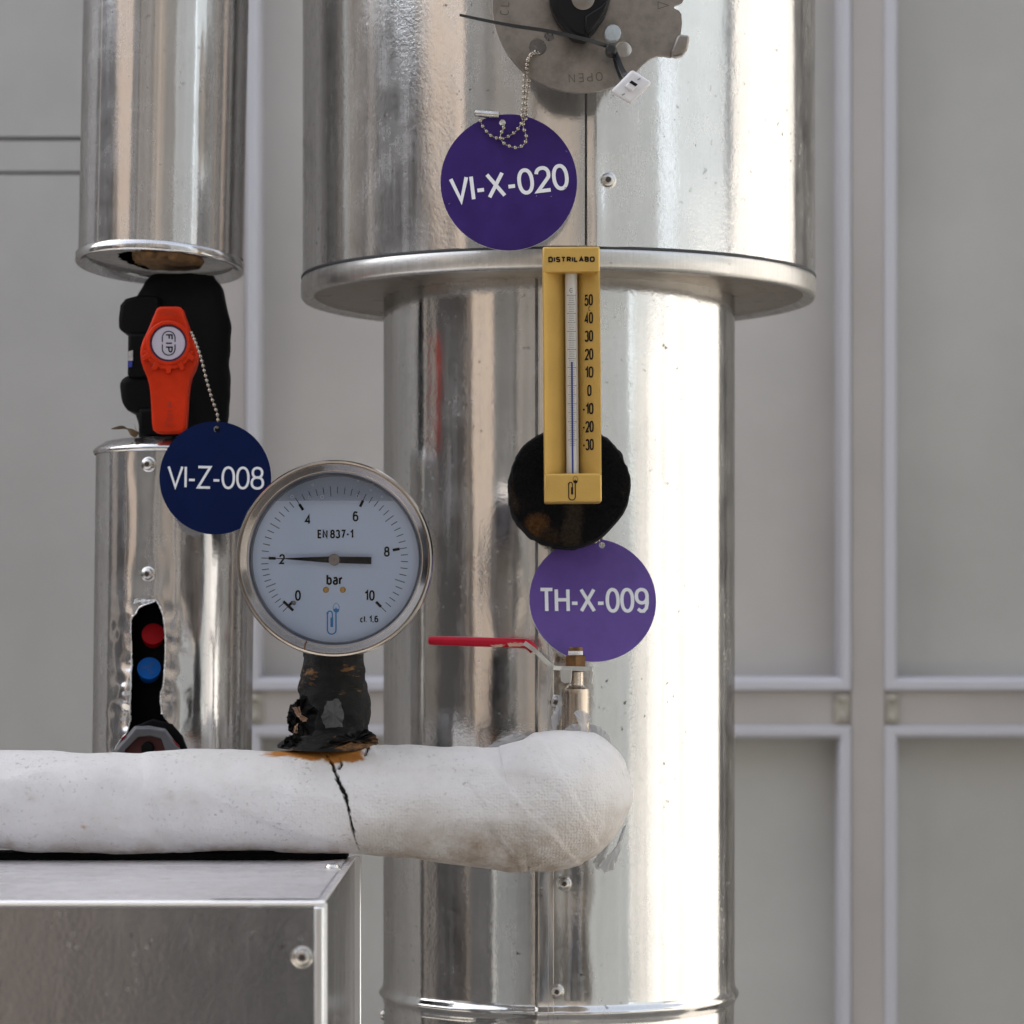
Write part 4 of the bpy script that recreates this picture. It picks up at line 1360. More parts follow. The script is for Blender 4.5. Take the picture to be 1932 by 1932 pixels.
z3 = lambda u, v: ((400 + u / 2.76) / 2.12, (1100 + v / 2.76) / 2.12)
chain('nickel ball chain from the orange handle to the navy tag', [[(*z3(1010, 640), 1.805), (*z3(1050, 730), 1.800), (*z3(1110, 900), 1.796), (*z3(1185, 1190), 1.792), (*z3(1240, 1380), 1.790), (*z3(1290, 1520), 1.789), (*z3(1302, 1610), 1.7885), (*z3(1290, 1680), 1.793)]], 3.7, 10.4)
z5 = lambda u, v: ((1600 + u / 1.61) / 2.12, (2050 + v / 1.61) / 2.12)
chain('nickel ball chain peeping out under the black collar', [[(*z5(790, 85), 1.752), (*z5(840, 128), 1.756), (*z5(900, 175), 1.762), (*z5(955, 200), 1.768), (*z5(1005, 212), 1.772), (*z5(1080, 190), 1.783), (*z5(1200, 150), 1.783), (*z5(1280, 135), 1.775), (*z5(1300, 150), 1.766), (*z5(1290, 168), 1.766), (*z5(1258, 190), 1.769), (*z5(1244, 196), 1.776)]], 3.9, 10.0)

# ------------------------------------------------------------------ red-levered ball valve on the bend
YV = 1.752
valve = thing('ball_valve', W(1086, 1390, YV), 'small nickel ball valve with red lever beside the white bend', 'valve')
vx = 1086
def vl(rows, name, mat, sub=None, seg=36):
    c = W(vx, 1400, YV)
    pr = [(S(r, YV), W(vx, y, YV).z - c.z) for y, r in rows]
    return build(name, lathe(c, (0, 0, 1), pr, seg), mat, sub or valve, smooth=28)
vl([(1420, 25.5), (1310, 25.5), (1306, 26), (1300, 25), (1297, 20)], 'valve_body', M['nickel'])
vl([(1298, 20), (1293, 15.5), (1290, 14.8), (1268, 14.8), (1266, 12)], 'valve_neck', M['nickel'])
nut = vl([(1258.5, 20), (1258, 21), (1238, 21), (1236, 18), (1236, 6)], 'nut', M['rusty'], None, 6)
vl([(1237, 13.6), (1235, 14), (1229, 13.8), (1228, 13.2)], 'thread', M['ptfe'])
vl([(1229, 13.4), (1222, 13.4), (1220.5, 12.6), (1220.5, 0.02)], 'stem_end', M['rusty'])
# handle plate with two stops, bent arm, red sleeve
pz = lambda u, v, Y: W(*z5(u, v), Y)
def plate_seg(p, q, w, t=0.0022):
    """Flat bar between two points (in x/z), width w in depth."""
    p, q = Vector(p), Vector(q)
    d = (q - p).normalized()
    n = Vector((-d.z, 0, d.x)) * t / 2
    h = Vector((0, w / 2, 0))
    v = [p - n - h, q - n - h, q + n - h, p + n - h, p - n + h, q - n + h, q + n + h, p + n + h]
    f = [(0, 1, 2, 3), (7, 6, 5, 4), (0, 4, 5, 1), (1, 5, 6, 2), (2, 6, 7, 3), (3, 7, 4, 0)]
    return v, f
arm_pts = [pz(800, 838, YV - 0.004), pz(868, 888, YV - 0.004), pz(930, 948, YV - 0.003), pz(985, 998, YV - 0.002), pz(1040, 1004, YV), pz(1130, 1004, YV), pz(1235, 1008, YV)]
arm = build('lever_arm', join(*[plate_seg(arm_pts[i], arm_pts[i + 1], 0.010 if i < 3 else 0.016, 0.0026) for i in range(len(arm_pts) - 1)]), M['zinc'], valve, smooth=30)
build('stop_lug', prism([z5(1030, 1006), z5(1110, 1006), z5(1108, 1030), z5(1102, 1096), z5(1060, 1100), z5(1036, 1085)], YV - 0.0085, YV - 0.0070), M['zinc'], arm, smooth=0, bevel=0.0004)
build('stop_lug', prism([z5(1205, 1005), z5(1238, 1008), z5(1247, 1034), z5(1236, 1108), z5(1212, 1102), z5(1214, 1040)], YV - 0.0060, YV - 0.0044), M['zinc'], arm, smooth=0, bevel=0.0004)
sl_pts = [pz(180, 824, YV - 0.005), pz(230, 826, YV - 0.005), pz(400, 830, YV - 0.005), pz(600, 836, YV - 0.005), pz(760, 842, YV - 0.005), pz(815, 848, YV - 0.004), pz(845, 868, YV - 0.004), pz(864, 890, YV - 0.004)]
sq = spline(sl_pts, 6)
rads = [S(2.5, YV)] + [S(7.2 + 1.8 * min(1, i / 10), YV) for i in range(1, len(sq))]
rads[1] = S(5.8, YV)
rads[-1] = S(6.8, YV)
sleeve = build('red_sleeve', tube(sq, rads, 20, True, 1.0), M['red'], valve, smooth=60)
build('worn_spot', ragged([z5(690, 842), z5(740, 837), z5(800, 842), z5(806, 854), z5(760, 864), z5(700, 862)], YV - 0.0078, 1.0, 31, 0.0002, 0.0002), M['worn'], sleeve)
build('worn_spot', ragged([z5(585, 854), z5(640, 850), z5(680, 852), z5(660, 866), z5(600, 864)], YV - 0.0076, 1.0, 32, 0.0002, 0.0002), M['worn'], sleeve)
# ------------------------------------------------------------------ butterfly valve notch plate at the top
YN = 1.700
nplate = thing('valve_plate', W(1098, 80, 1.74), 'tarnished steel notch plate of a butterfly valve marked OPEN, at the top edge', 'valve plate')
def zz1(pts):
    return [z1(u, v) for u, v in pts]
cu, cv_ = 905, 45
out = []
for a in range(100, 300, 4):                       # round left and bottom side
    out.append((cu + 752 * math.cos(R_(a)), cv_ - 752 * math.sin(R_(a))))
out += [(1300, 690), (1390, 612), (1440, 555), (1500, 505), (1560, 480), (1620, 480), (1680, 492), (1730, 470), (1768, 400), (1765, 310), (1778, 200), (1772, 120), (1752, 92), (1708, 70), (1712, 50), (1776, 25), (1790, 0), (1770, -80), (1730, -90), (1660, -100), (1690, -170), (1640, -260), (1540, -380), (1420, -500), (1260, -610), (1080, -690)]
holes = [(638, 310, 44), (540, 402, 76), (1278, 420, 70)]
def plate_with_holes(outl, hol, Ya, Yb):
    bm = bmesh.new()
    def ring(pts):
        vs = [bm.verts.new(W(*z1(u, v), Ya)) for u, v in pts]
        return [bm.edges.new((vs[i], vs[(i + 1) % len(vs)])) for i in range(len(vs))]
    ed = ring(outl)
    for hx, hy, hr in hol:
        ed += ring([(hx + hr * math.cos(2 * math.pi * k / 32), hy + hr * math.sin(2 * math.pi * k / 32)) for k in range(32)])
    bmesh.ops.triangle_fill(bm, use_beauty=True, use_dissolve=True, edges=ed)
    # drop anything filled inside the holes
    kill = []
    for f in bm.faces:
        c = f.calc_center_median()
        x, y = px_of(c)
        u, v = (x * 2.12 - 1900) * 2.147, y * 2.12 * 2.147
        if any(math.hypot(u - a, v - b) < r * 0.98 for a, b, r in hol) and len(f.verts) <= 34 and all(any(abs(math.hypot((px_of(q.co)[0] * 2.12 - 1900) * 2.147 - a, px_of(q.co)[1] * 2.12 * 2.147 - b) - r) < 2 for a, b, r in hol) for q in f.verts):
            kill.append(f)
    bmesh.ops.delete(bm, geom=kill, context='FACES')
    bmesh.ops.recalc_face_normals(bm, faces=bm.faces)
    r = bmesh.ops.extrude_face_region(bm, geom=list(bm.faces))
    for q in [e for e in r['geom'] if isinstance(e, bmesh.types.BMVert)]:
        q.co.y = Yb
    bmesh.ops.recalc_face_normals(bm, faces=bm.faces)
    v = [q.co.copy() for q in bm.verts]
    bm.verts.index_update()
    f = [tuple(q.index for q in fc.verts) for fc in bm.faces]
    bm.free()
    return v, f
pf = build('notch_plate', plate_with_holes(out, holes, YN, YN + 0.0035), M['plate'], nplate, smooth=30)
M['stamp'] = plain('stamped_groove', (0.105, 0.092, 0.082), 0.6, 0.5)
um = YN / F / (2.147 * 2.12)
def stamp(vf, u, v, roll):
    x, y = z1(u, v)
    build('stamped_mark', place(vf, x, y, YN - 0.00015, roll), M['stamp'], pf, smooth=0)
stamp(text_vf('OPEN', 74 * um, 7 * um, 292 * um, 0.35), 950, 665, 176)
stamp(text_vf('CLOSE', 76 * um, 7 * um, 330 * um, 0.35), 258, -36, -88)
stamp(strokes([([(-46 * um, 30 * um), (46 * um, 0), (-46 * um, -30 * um)], True)], 3.2 * um), 1618, 46, 0)
# bent lug on the right rim
lug = [(1670, 478), (1700, 400), (1730, 330), (1755, 308), (1800, 318), (1832, 318), (1838, 360), (1822, 430), (1780, 486), (1720, 500)]
build('lug', prism(zz1(lug), YN - 0.006, YN + 0.003, YN), M['plate'], nplate, smooth=30, bevel=0.0012)
# shaft hub
hub = [(cu - 5 + 268 * math.cos(R_(a)), 38 - 268 * math.sin(R_(a))) for a in range(-38, 218, 6)]
hubo = [(632 + 0, -40), (640, 60), (665, 150), (710, 235), (770, 300), (810, 345), (850, 378), (930, 388), (965, 370), (1040, 270), (1110, 170), (1150, 60), (1160, -40), (1130, -140), (1050, -220), (900, -260), (750, -220), (660, -130)]
hb = build('shaft_hub', prism(zz1(hubo), YN - 0.018, YN - 0.0005, YN), M['black_rubber'], nplate, smooth=40, bevel=0.003, bseg=3)
build('hub_rim', prism(zz1([(940, 200), (1000, 160), (1080, 110), (1120, 60), (1130, 90), (1100, 160), (1050, 240), (990, 310), (950, 350), (935, 300)]), YN - 0.0195, YN - 0.017, YN), M['black_rubber'], hb, smooth=40, bevel=0.0008)
sc_ = W(*z1(928, -14), YN - 0.018)
build('shaft_end', lathe(sc_, (0, -1, 0), [(98 * um, -0.001), (98 * um, 0.0006), (88 * um, 0.0009), (0.0001, 0.0009)], 32), M['plate'], nplate)
bc = W(*z1(1178, 298), YN)
build('bolt_head', lathe(bc, (0, -1, 0), [(74 * um, 0), (74 * um, 0.0052), (66 * um, 0.0060), (0.0001, 0.0062)], 14), M['bolt_zinc'], nplate, smooth=30)

# ------------------------------------------------------------------ cable tie and its white mount
tie = thing('cable_tie', W(*z1(1170, 405), YN), 'black cable tie with long loose tail across the steel plate', 'cable tie')
def strap(pts, w0, w1, parent=None, name='strap', t=0.0011):
    q = spline([W(*z1(u, v), Y) for u, v, Y in pts], 10)
    n = len(q)
    v, f = [], []
    for i in range(n):
        d = (q[min(i + 1, n - 1)] - q[max(i - 1, 0)]).normalized()
        s = Vector((d.z, 0, -d.x)).normalized()
        w = (w0 + (w1 - w0) * i / (n - 1)) * um / 2
        for a, b in ((-1, 0), (1, 0), (1, 1), (-1, 1)):
            v.append(q[i] + s * a * w + Vector((0, b * t, 0)))
    for i in range(n - 1):
        for k in range(4):
            f.append((i * 4 + k, i * 4 + (k + 1) % 4, i * 4 + 4 + (k + 1) % 4, i * 4 + 4 + k))
    f += [(0, 3, 2, 1), (n * 4 - 4, n * 4 - 3, n * 4 - 2, n * 4 - 1)]
    return build(name, (v, f), M['nylon'], parent or tie, smooth=40, recalc=True)
strap([(-133, 127, 1.668), (60, 168, 1.671), (300, 215, 1.674), (640, 268, 1.676), (960, 340, 1.680), (1150, 398, 1.686)], 20, 36)
strap([(1190, 410, 1.688), (1225, 500, 1.684), (1262, 590, 1.674), (1300, 650, 1.668), (1350, 740, 1.668)], 40, 40)
strap([(1185, 440, 1.695), (1205, 540, 1.690), (1235, 630, 1.680), (1265, 690, 1.674), (1330, 760, 1.672)], 26, 26)
build('lock_head', prism(zz1([(1122, 392), (1150, 368), (1200, 378), (1222, 420), (1205, 462), (1160, 470), (1125, 440)]), 1.680, 1.692), M['nylon'], tie, smooth=30, bevel=0.0010)
mount = thing('cable_tie_mount', W(*z1(1345, 742), 1.664), 'small white square plastic mount dangling from the cable tie', 'mount')
mo = [(1350, 592), (1522, 706), (1336, 892), (1166, 778)]
build('base_plate', prism(zz1(mo), 1.662, 1.666), M['white_plastic'], mount, smooth=30, bevel=0.0016, bseg=3)
build('bridge', prism(zz1([(1330, 695), (1388, 738), (1345, 785), (1285, 740)]), 1.6595, 1.6622), M['white_plastic'], mount, smooth=30, bevel=0.0007)
build('slot', prism(zz1([(1345, 690), (1398, 724), (1378, 742), (1324, 708)]), 1.6592, 1.6596), M['ink'], mount, smooth=0)
build('pin_hole', prism(zz1([(1395, 680), (1420, 668), (1422, 676), (1400, 688)]), 1.6617, 1.6621), M['grey_ink'], mount, smooth=0)
build('pin_hole', prism(zz1([(1260, 812), (1285, 800), (1288, 808), (1264, 822)]), 1.6617, 1.6621), M['grey_ink'], mount, smooth=0)

# ------------------------------------------------------------------ left pipe: upper jacket, valve, torn lower jacket
YQ = 1.86
lp = thing('slim_pipe', (W(318, 1400, YQ).x, YQ, 0), 'slim vertical pipe in aluminium jacket, its lower half torn open beside the gauge', 'pipe')
ru = S(155.5, YQ)
cb = W(303.5, 487, YQ)
axis = Vector((0.022, -0.012, 1)).normalized()
rp = ripple(21, 0.0013, (4, 7, 11, 17, 25))
def lean_jacket(base, axis, R, L, rf, nth=200, nz=30):
    d = axis.normalized()
    a = Vector((1, 0, 0)) - d * d.x
    a.normalize()
    b = Vector((0, -1, 0)) - d * d.dot(Vector((0, -1, 0)))
    b.normalize()
    v, f = [], []
    for i in range(nz + 1):
        h = L * i / nz
        for k in range(nth):
            t = 2 * math.pi * k / nth
            v.append(base + d * h + (a * math.sin(t) + b * math.cos(t)) * (R + rf(t, h)))
    for i in range(nz):
        for k in range(nth):
            k2 = (k + 1) % nth
            f.append((i * nth + k, i * nth + k2, (i + 1) * nth + k2, (i + 1) * nth + k))
    return v, f
build('upper_jacket', lean_jacket(cb, axis, ru, 0.42, rp), M['alu_left'], lp, smooth=40)
rim_ax = Vector((0.050, 0.100, 1)).normalized()
rr_ = S(159, YQ)
rb_ = cb + Vector((-0.0004, 0, -0.0006))
rim = build('cap_ring', lathe(rb_, rim_ax, [(rr_ - 0.007, -0.001), (rr_ - 0.003, -0.0052), (rr_ - 0.0008, -0.0056), (rr_, -0.0046), (rr_ - 0.0002, -0.0026), (rr_, -0.0006), (rr_ - 0.0010, 0.0006), (rr_ - 0.0024, 0.0010)], 120), M['alu_left'], lp, smooth=50)
hole_pts = []
dsk, dfc = [], []
d, a_, b_ = frame_of(rim_ax)
rnd = random.Random(4)
for k in range(96):
    t = 2 * math.pi * k / 96
    rin = S(78, YQ) * (1 + 0.10 * math.sin(3 * t + 1) + 0.05 * rnd.uniform(-1, 1))
    dsk.append(rb_ + d * -0.0014 + (a_ * math.cos(t) + b_ * math.sin(t)) * (rr_ - 0.0035))
    dsk.append(rb_ + d * -0.0012 + (a_ * math.cos(t) + b_ * math.sin(t)) * rin)
for k in range(96):
    k2 = (k + 1) % 96
    dfc.append((2 * k, 2 * k2, 2 * k2 + 1, 2 * k + 1))
build('cap_disc', (dsk, dfc), M['alu_left'], lp, smooth=30)
build('dark_core', lathe(rb_, rim_ax, [(0.0001, 0.012), (ru * 0.9, 0.012), (ru * 0.9, 0.0005)], 32), M['foam'], lp)
M['pu_foam'] = plain('brown_pu_foam', (0.165, 0.095, 0.040), 0.95, 0, 1.0, 220, 0.45, 130)
# crumbling brown insulation in the opening
fv, ff = [], []
for i in range(9):
    for k in range(48):
        t = 2 * math.pi * k / 48
        h = -0.004 + 0.0135 * i / 8
        r = S(70, YQ) * (0.86 + 0.14 * math.sin(math.pi * i / 8))
        p = rb_ + Vector((0.006, -0.004, 0)) + d * h + (a_ * math.cos(t) + b_ * math.sin(t)) * r
        p += Vector((1, 1, 1)) * noise.noise(p * 260) * 0.0025
        fv.append(p)
for i in range(8):
    for k in range(48):
        k2 = (k + 1) % 48
        ff.append((i * 48 + k, i * 48 + k2, (i + 1) * 48 + k2, (i + 1) * 48 + k))
ff.append(tuple(range(48)))
build('brown_foam', (fv, ff), M['pu_foam'], lp, smooth=40, recalc=True)

# union valve between the two jackets
uv = thing('union_valve', W(340, 815, YQ), 'black union valve with orange handle between the two jackets of the slim pipe', 'valve')
rows = [(520, 345, 60), (530, 343, 67), (545, 343, 76), (565, 341, 85), (590, 340, 92), (620, 340, 95.5), (660, 339, 96), (690, 338, 94), (730, 340, 95.5), (760, 342, 92), (790, 345, 86), (812, 346, 84), (830, 346, 84)]
bv, bf = [], []
RS = spline([Vector(q) for q in rows], 5)
for q in RS:
    y, xc, r = q
    for k in range(64):
        t = 2 * math.pi * k / 64
        p = W(xc, y, YQ) + Vector((math.sin(t), -math.cos(t) * 0.62, 0)) * S(r, YQ)
        p += Vector((1, 1, 1)) * noise.noise(p * 120) * 0.0009
        bv.append(p)
for i in range(len(RS) - 1):
    for k in range(64):
        k2 = (k + 1) % 64
        bf.append((i * 64 + k, i * 64 + k2, (i + 1) * 64 + k2, (i + 1) * 64 + k))
M['black_plastic'] = plain('black_valve_plastic', (0.004, 0.004, 0.0045), 0.6, 0, 0.1, 300, spec=0.10)
build('valve_body', (bv, bf), M['black_plastic'], uv, smooth=50, recalc=True)
for pts in ([(226, 575), (236, 563), (262, 556), (300, 556), (300, 636), (244, 634), (238, 628), (223, 622), (223, 600)], [(223, 716), (240, 708), (300, 704), (300, 782), (262, 780), (240, 774), (229, 764), (226, 740)]):
    build('union_nut', prism(pts, 1.838, 1.880), M['black_plastic'], uv, smooth=30, bevel=0.004, bseg=3)
build('end_body', prism([(241, 628), (300, 628), (300, 712), (240, 712)], 1.836, 1.884), M['black_plastic'], uv, smooth=30, bevel=0.002)
build('lower_end', prism([(261, 770), (330, 770), (330, 820), (262, 820)], 1.836, 1.884), M['black_plastic'], uv, smooth=30, bevel=0.002)
M['sticker_w'] = plain('worn_white_sticker', (0.42, 0.42, 0.40), 0.6, 0, 0.3, 400, 0.25, 200)
M['sticker_b'] = plain('blue_sticker', (0.02, 0.035, 0.25), 0.5, 0, 0, 0, 0.2, 200)
build('sticker', prism([z3(312, 845), z3(362, 830), z3(362, 945), z3(306, 945)], 1.8352, 1.8360), M['sticker_w'], uv, smooth=0)
build('sticker', prism([z3(306, 948), z3(356, 945), z3(352, 1015), z3(306, 1020)], 1.8352, 1.8360), M['sticker_b'], uv, smooth=0)

M['orange'] = plain('orange_red_plastic', (0.52, 0.025, 0.0015), 0.45, 0, 0.05, 300, 0.14, 70, spec=0.18)
YH = 1.806
ho = [(620, 372), (650, 350), (700, 345), (840, 345), (885, 352), (908, 375), (1000, 640), (1040, 720), (1072, 820), (1080, 880), (1072, 950), (1045, 1040), (1005, 1120), (985, 1200), (970, 1320), (962, 1450), (950, 1650), (942, 1705), (915, 1742), (870, 1748), (660, 1748), (615, 1742), (582, 1705), (572, 1640), (562, 1450), (552, 1300), (538, 1200), (515, 1120), (475, 1030), (448, 940), (440, 860), (448, 790), (470, 720), (530, 590)]
hd = build('handle', prism([z3(u, v) for u, v in ho], YH, YH + 0.012), M['orange'], uv, smooth=35, bevel=0.0016, bseg=3)
def z3ring(cu_, cv2, r0, r1, y0, y1, n=64):
    c = W(*z3(cu_, cv2), YH)
    k = YH / F / (2.76 * 2.12)
    return lathe(c, (0, -1, 0), [(r1 * k, y0), (r1 * k, y1 - 0.0006), (r1 * k - 0.0006, y1), (r0 * k + 0.0003, y1), (r0 * k, y1 - 0.0004), (r0 * k, y0)], n)
build('hub_ring', z3ring(760, 755, 206, 248, -0.001, 0.0030), M['orange'], hd, smooth=30)
M['badge_purple'] = plain('purple_ring', (0.055, 0.012, 0.055), 0.5)
M['badge_white'] = plain('badge_white', (0.44, 0.41, 0.48), 0.5)
kz = YH / F / (2.76 * 2.12)
cB = W(*z3(760, 755), YH)
build('badge_ring', lathe(cB, (0, -1, 0), [(206 * kz, 0.0012), (0.0001, 0.0012)], 48), M['badge_purple'], hd, smooth=0)
bdg = build('badge', lathe(cB, (0, -1, 0), [(181 * kz, 0.0010), (181 * kz, 0.0018), (0.0001, 0.0018)], 48), M['badge_white'], hd, smooth=30)
stad = []
hwid, hlen = 70, 132
top = [(-hwid * kz, 14 * kz)] + [(hwid * kz * math.cos(R_(a)), (hlen - hwid + hwid * math.sin(R_(a))) * kz) for a in range(180, -1, -15)] + [(hwid * kz, 14 * kz)]
bot = [(x, -z) for x, z in top]
build('badge_print', place(strokes([(top, False), (bot, False)], 5.5 * kz), *z3(758, 753), YH - 0.0020), M['ink'], bdg, smooth=0)
build('badge_print', place(text_vf('FIP', 82 * kz, 15 * kz, 208 * kz, 0.22, 3), *z3(762, 755), YH - 0.0020, 90), M['ink'], bdg, smooth=0)
# fan of teeth under the hub
for k, a in enumerate((-32, -61, -90, -119, -148)):
    c, s = math.cos(R_(a)), math.sin(R_(a))
    q = []
    for r, w in ((225, 36), (305, 30), (338, 27), (338, -27), (305, -30), (225, -36)):
        q.append(z3(760 + c * r - s * w, 755 - (s * r + c * w)))
    build('tooth', prism(q, YH - 0.0026, YH + 0.001, YH), M['orange'], hd, smooth=30, bevel=0.0006)
fan = [(760 + 292 * math.cos(R_(a)), 755 - 292 * math.sin(R_(a))) for a in range(-18, -163, -6)] + [(760 + 215 * math.cos(R_(a)), 755 - 215 * math.sin(R_(a))) for a in range(-162, -17, 6)]
build('tooth_sector', prism([z3(u, v) for u, v in fan], YH - 0.0022, YH + 0.001, YH), M['orange'], hd, smooth=30, bevel=0.0004)
M['emboss'] = plain('orange_red_relief', (0.34, 0.016, 0.002), 0.5)
for u, v, w, h in ((770, 1425, 30, 60), (770, 1500, 60, 10), (770, 1545, 66, 10), (770, 1580, 60, 10), (770, 1660, 90, 8), (735, 1620, 10, 60)):
    build('relief_mark', prism([z3(u - w / 2, v - h / 2), z3(u + w / 2, v - h / 2), z3(u + w / 2, v + h / 2), z3(u - w / 2, v + h / 2)], YH - 0.0003, YH + 0.0003), M['emboss'], hd, smooth=0)
build('relief_mark', place(strokes([([(60 * kz * math.cos(R_(a)) * 1.6, 40 * kz * math.sin(R_(a))) for a in range(30, 151, 10)], False)], 7 * kz), *z3(762, 462), YH - 0.0002), M['emboss'], hd, smooth=0)

# lower jacket with the torn opening
rl = S(150.5, YQ)
zt = W(0, 848, YQ).z
xc_top, xc_bot = W(332, 0, YQ).x, W(325, 0, YQ).x
z_bot = W(0, 1400, YQ).z
leanx = (xc_bot - xc_top) / (z_bot - zt)
def lcx(z):
    return xc_top + leanx * (z - zt)
z4 = lambda u, v: ((350 + u / 2.272) / 2.12, (2200 + v / 2.272) / 2.12)
tear = [z4(u, v) for u, v in [(625, 458), (662, 520), (688, 590), (698, 680), (704, 800), (706, 930), (702, 1050), (692, 1180), (688, 1250), (664, 1305), (668, 1400), (676, 1490), (700, 1540), (760, 1600), (815, 1690), (865, 1830), (880, 2100), (230, 2100), (250, 1815), (310, 1720), (360, 1660), (386, 1560), (392, 1400), (394, 1250), (398, 1050), (400, 850), (398, 640), (436, 580), (470, 528), (520, 500), (580, 478)]]
def inside(x, y, poly):
    c = False
    n = len(poly)
    j = n - 1
    for i in range(n):
        if (poly[i][1] > y) != (poly[j][1] > y) and x < (poly[j][0] - poly[i][0]) * (y - poly[i][1]) / (poly[j][1] - poly[i][1]) + poly[i][0]:
            c = not c
        j = i
    return c
seam_t = math.asin((272 - 328) / 151)
rp2 = ripple(33, 0.0012, (4, 7, 11, 18, 26))
scw = [(math.asin((296 - 330) / 151), W(0, 876, 1.812).z), (math.asin((297 - 329) / 151), W(0, 1083, 1.812).z)]
ztear = W(0, 1150, 1.812).z
def rT(t, z):
    r = rp2(t, z)
    if seam_t <= t < seam_t + 1.0:
        r += 0.0007 * (1 - (t - seam_t))
    for a, b in scw:
        r += dimple(t, z, a, b, rl, 0.0008, 0.009)
    k = math.exp(-((t + 0.28) / 0.34) ** 2) * (1 / (1 + math.exp((z - ztear) * 160)))
    p = Vector((t * 1.2, z * 30, 0.5))
    r += k * (0.0022 * noise.noise(p * 2.2) + 0.0014 * noise.noise(p * 5))
    return r
ths = []
t = -math.pi
while t < math.pi - 1e-6:
    ths.append(t)
    t += 0.0075 if -0.85 < t < 0.30 else 0.035
zs = []
z = zt
z_fine = W(0, 1120, 1.812).z
while z > W(0, 1520, YQ).z:
    zs.append(z)
    z -= 0.0004 if z < z_fine + 0.0005 else 0.004
zs.reverse()
def skip(t0, t1, za, zb):
    tm_, zm = (t0 + t1) / 2, (za + zb) / 2
    if abs(tm_) > 1.2:
        return False
    p = Vector((lcx(zm) + rl * math.sin(tm_), YQ - rl * math.cos(tm_), zm))
    x, y = px_of(p)
    x += noise.noise(p * 420) * 1.0 + noise.noise(p * 150) * 1.6
    return inside(x, y, tear)
lv, lf = [], []
n = len(ths)
for z in zs:
    for t in ths:
        r = rl + rT(t, z)
        lv.append((lcx(z) + r * math.sin(t), YQ - r * math.cos(t), z))
for i in range(len(zs) - 1):
    for k in range(n):
        k2 = (k + 1) % n
        if not skip(ths[k], ths[k2] if k2 else math.pi, zs[i], zs[i + 1]):
            lf.append((i * n + k, i * n + k2, (i + 1) * n + k2, (i + 1) * n + k))
lj = build('torn_jacket', (lv, lf), M['alu_left'], lp, smooth=60)
so = lj.modifiers.new('thickness', 'SOLIDIFY')
so.thickness = 0.0007
so.offset = -1
build('cap_ring', lathe((xc_top, YQ, zt), (0, 0, 1), [(rl + 0.0008, -0.0035), (rl + 0.0016, -0.0020), (rl + 0.0012, -0.0006), (rl - 0.0005, 0.0008), (rl - 0.006, 0.0042), (rl - 0.013, 0.0056), (rl - 0.03, 0.0058)], 120), M['alu_left'], lp, smooth=50)
for a, b in scw:
    ax = Vector((math.sin(a), -math.cos(a), 0))
    screw(0, 0, lp, Vector((lcx(b), YQ, b)) + ax * (rl - 0.0003), ax, 0.0036)
build('torn_lip', ragged([z4(420, 485), z4(440, 440), z4(475, 450), z4(500, 462), z4(600, 452), z4(560, 480), z4(490, 496)], 1.8095, 1.2, 44, 0.0015, 0.0005), M['bright_edge'], lp, smooth=40)
def on_can(x, y):
    p = W(x, y, YQ - rl)
    for _ in range(4):
        t = math.asin(max(-1, min(1, (p.x - lcx(p.z)) / rl)))
        p = W(x, y, YQ - (rl + rT(t, p.z)) * math.cos(t))
    return p + Vector((math.sin(t), -math.cos(t), 0)) * 0.0002
rnd = random.Random(9)
for seg in (tear[24:] + tear[:1], tear[:12], tear[18:25]):
    q = spline([on_can(x + rnd.uniform(-0.6, 0.6), y) for x, y in seg], 6)
    build('torn_edge', tube(q, [0.0002 + 0.0005 * rnd.random() for _ in q], 6), M['bright_edge'], lp, smooth=60)
build('black_lining', lathe((lcx(z_bot), YQ, W(0, 1520, YQ).z), (0, 0, 1), [(S(112, YQ), 0), (S(112, YQ), W(0, 1100, YQ).z - W(0, 1520, YQ).z)], 64), M['foam'], lp)

# test plugs inside the opening
M['plug_red'] = plain('red_plug', (0.28, 0.002, 0.004), 0.45, 0, 0.03, 300, spec=0.08)
M['plug_blue'] = plain('blue_plug', (0.001, 0.085, 0.34), 0.45, 0, 0.03, 300, spec=0.1)
M['plug_dark'] = plain('dark_blue_relief', (0.008, 0.06, 0.22), 0.5)
def plug(name, label, u, v, r, mat):
    c = W(*z4(u, v), 1.822)
    axp = Vector((0.05, -1, 0.42)).normalized()
    k = 1.822 / F / (2.272 * 2.12)
    o = thing(name, c, label, 'plug')
    b = build('cap', lathe(c, axp, [(r * k * 0.92, -0.008), (r * k, -0.0002), (r * k * 0.97, 0.0006), (0.0001, 0.0009)], 36), mat, o, smooth=40)
    return o, b, c, axp, k
plug('test_plug', 'red round plug inside the torn opening of the slim pipe', 597, 765, 106, M['plug_red'])
o, b, c, axp, k = plug('test_plug', 'blue round plug with branching mark inside the torn opening', 560, 1077, 110, M['plug_blue'])
mk = []
for (p, q) in (((-75, -2), (-8, -2)), ((-75, 14), (-2, 14)), ((-8, -2), (30, 62)), ((10, 2), (48, 58)), ((6, -12), (44, -60)), ((-12, -12), (24, -66))):
    mk.append(([(p[0] * k, p[1] * k), (q[0] * k, q[1] * k)], False))
rot = axp.to_track_quat('-Y', 'Z').to_matrix().to_4x4()
rot = Matrix.Rotation(math.asin(-axp.z) , 4, 'X')
build('relief_mark', xf(strokes(mk, 3.0 * k), Matrix.Translation(c + axp * 0.0011) @ rot), M['plug_dark'], b, smooth=0)

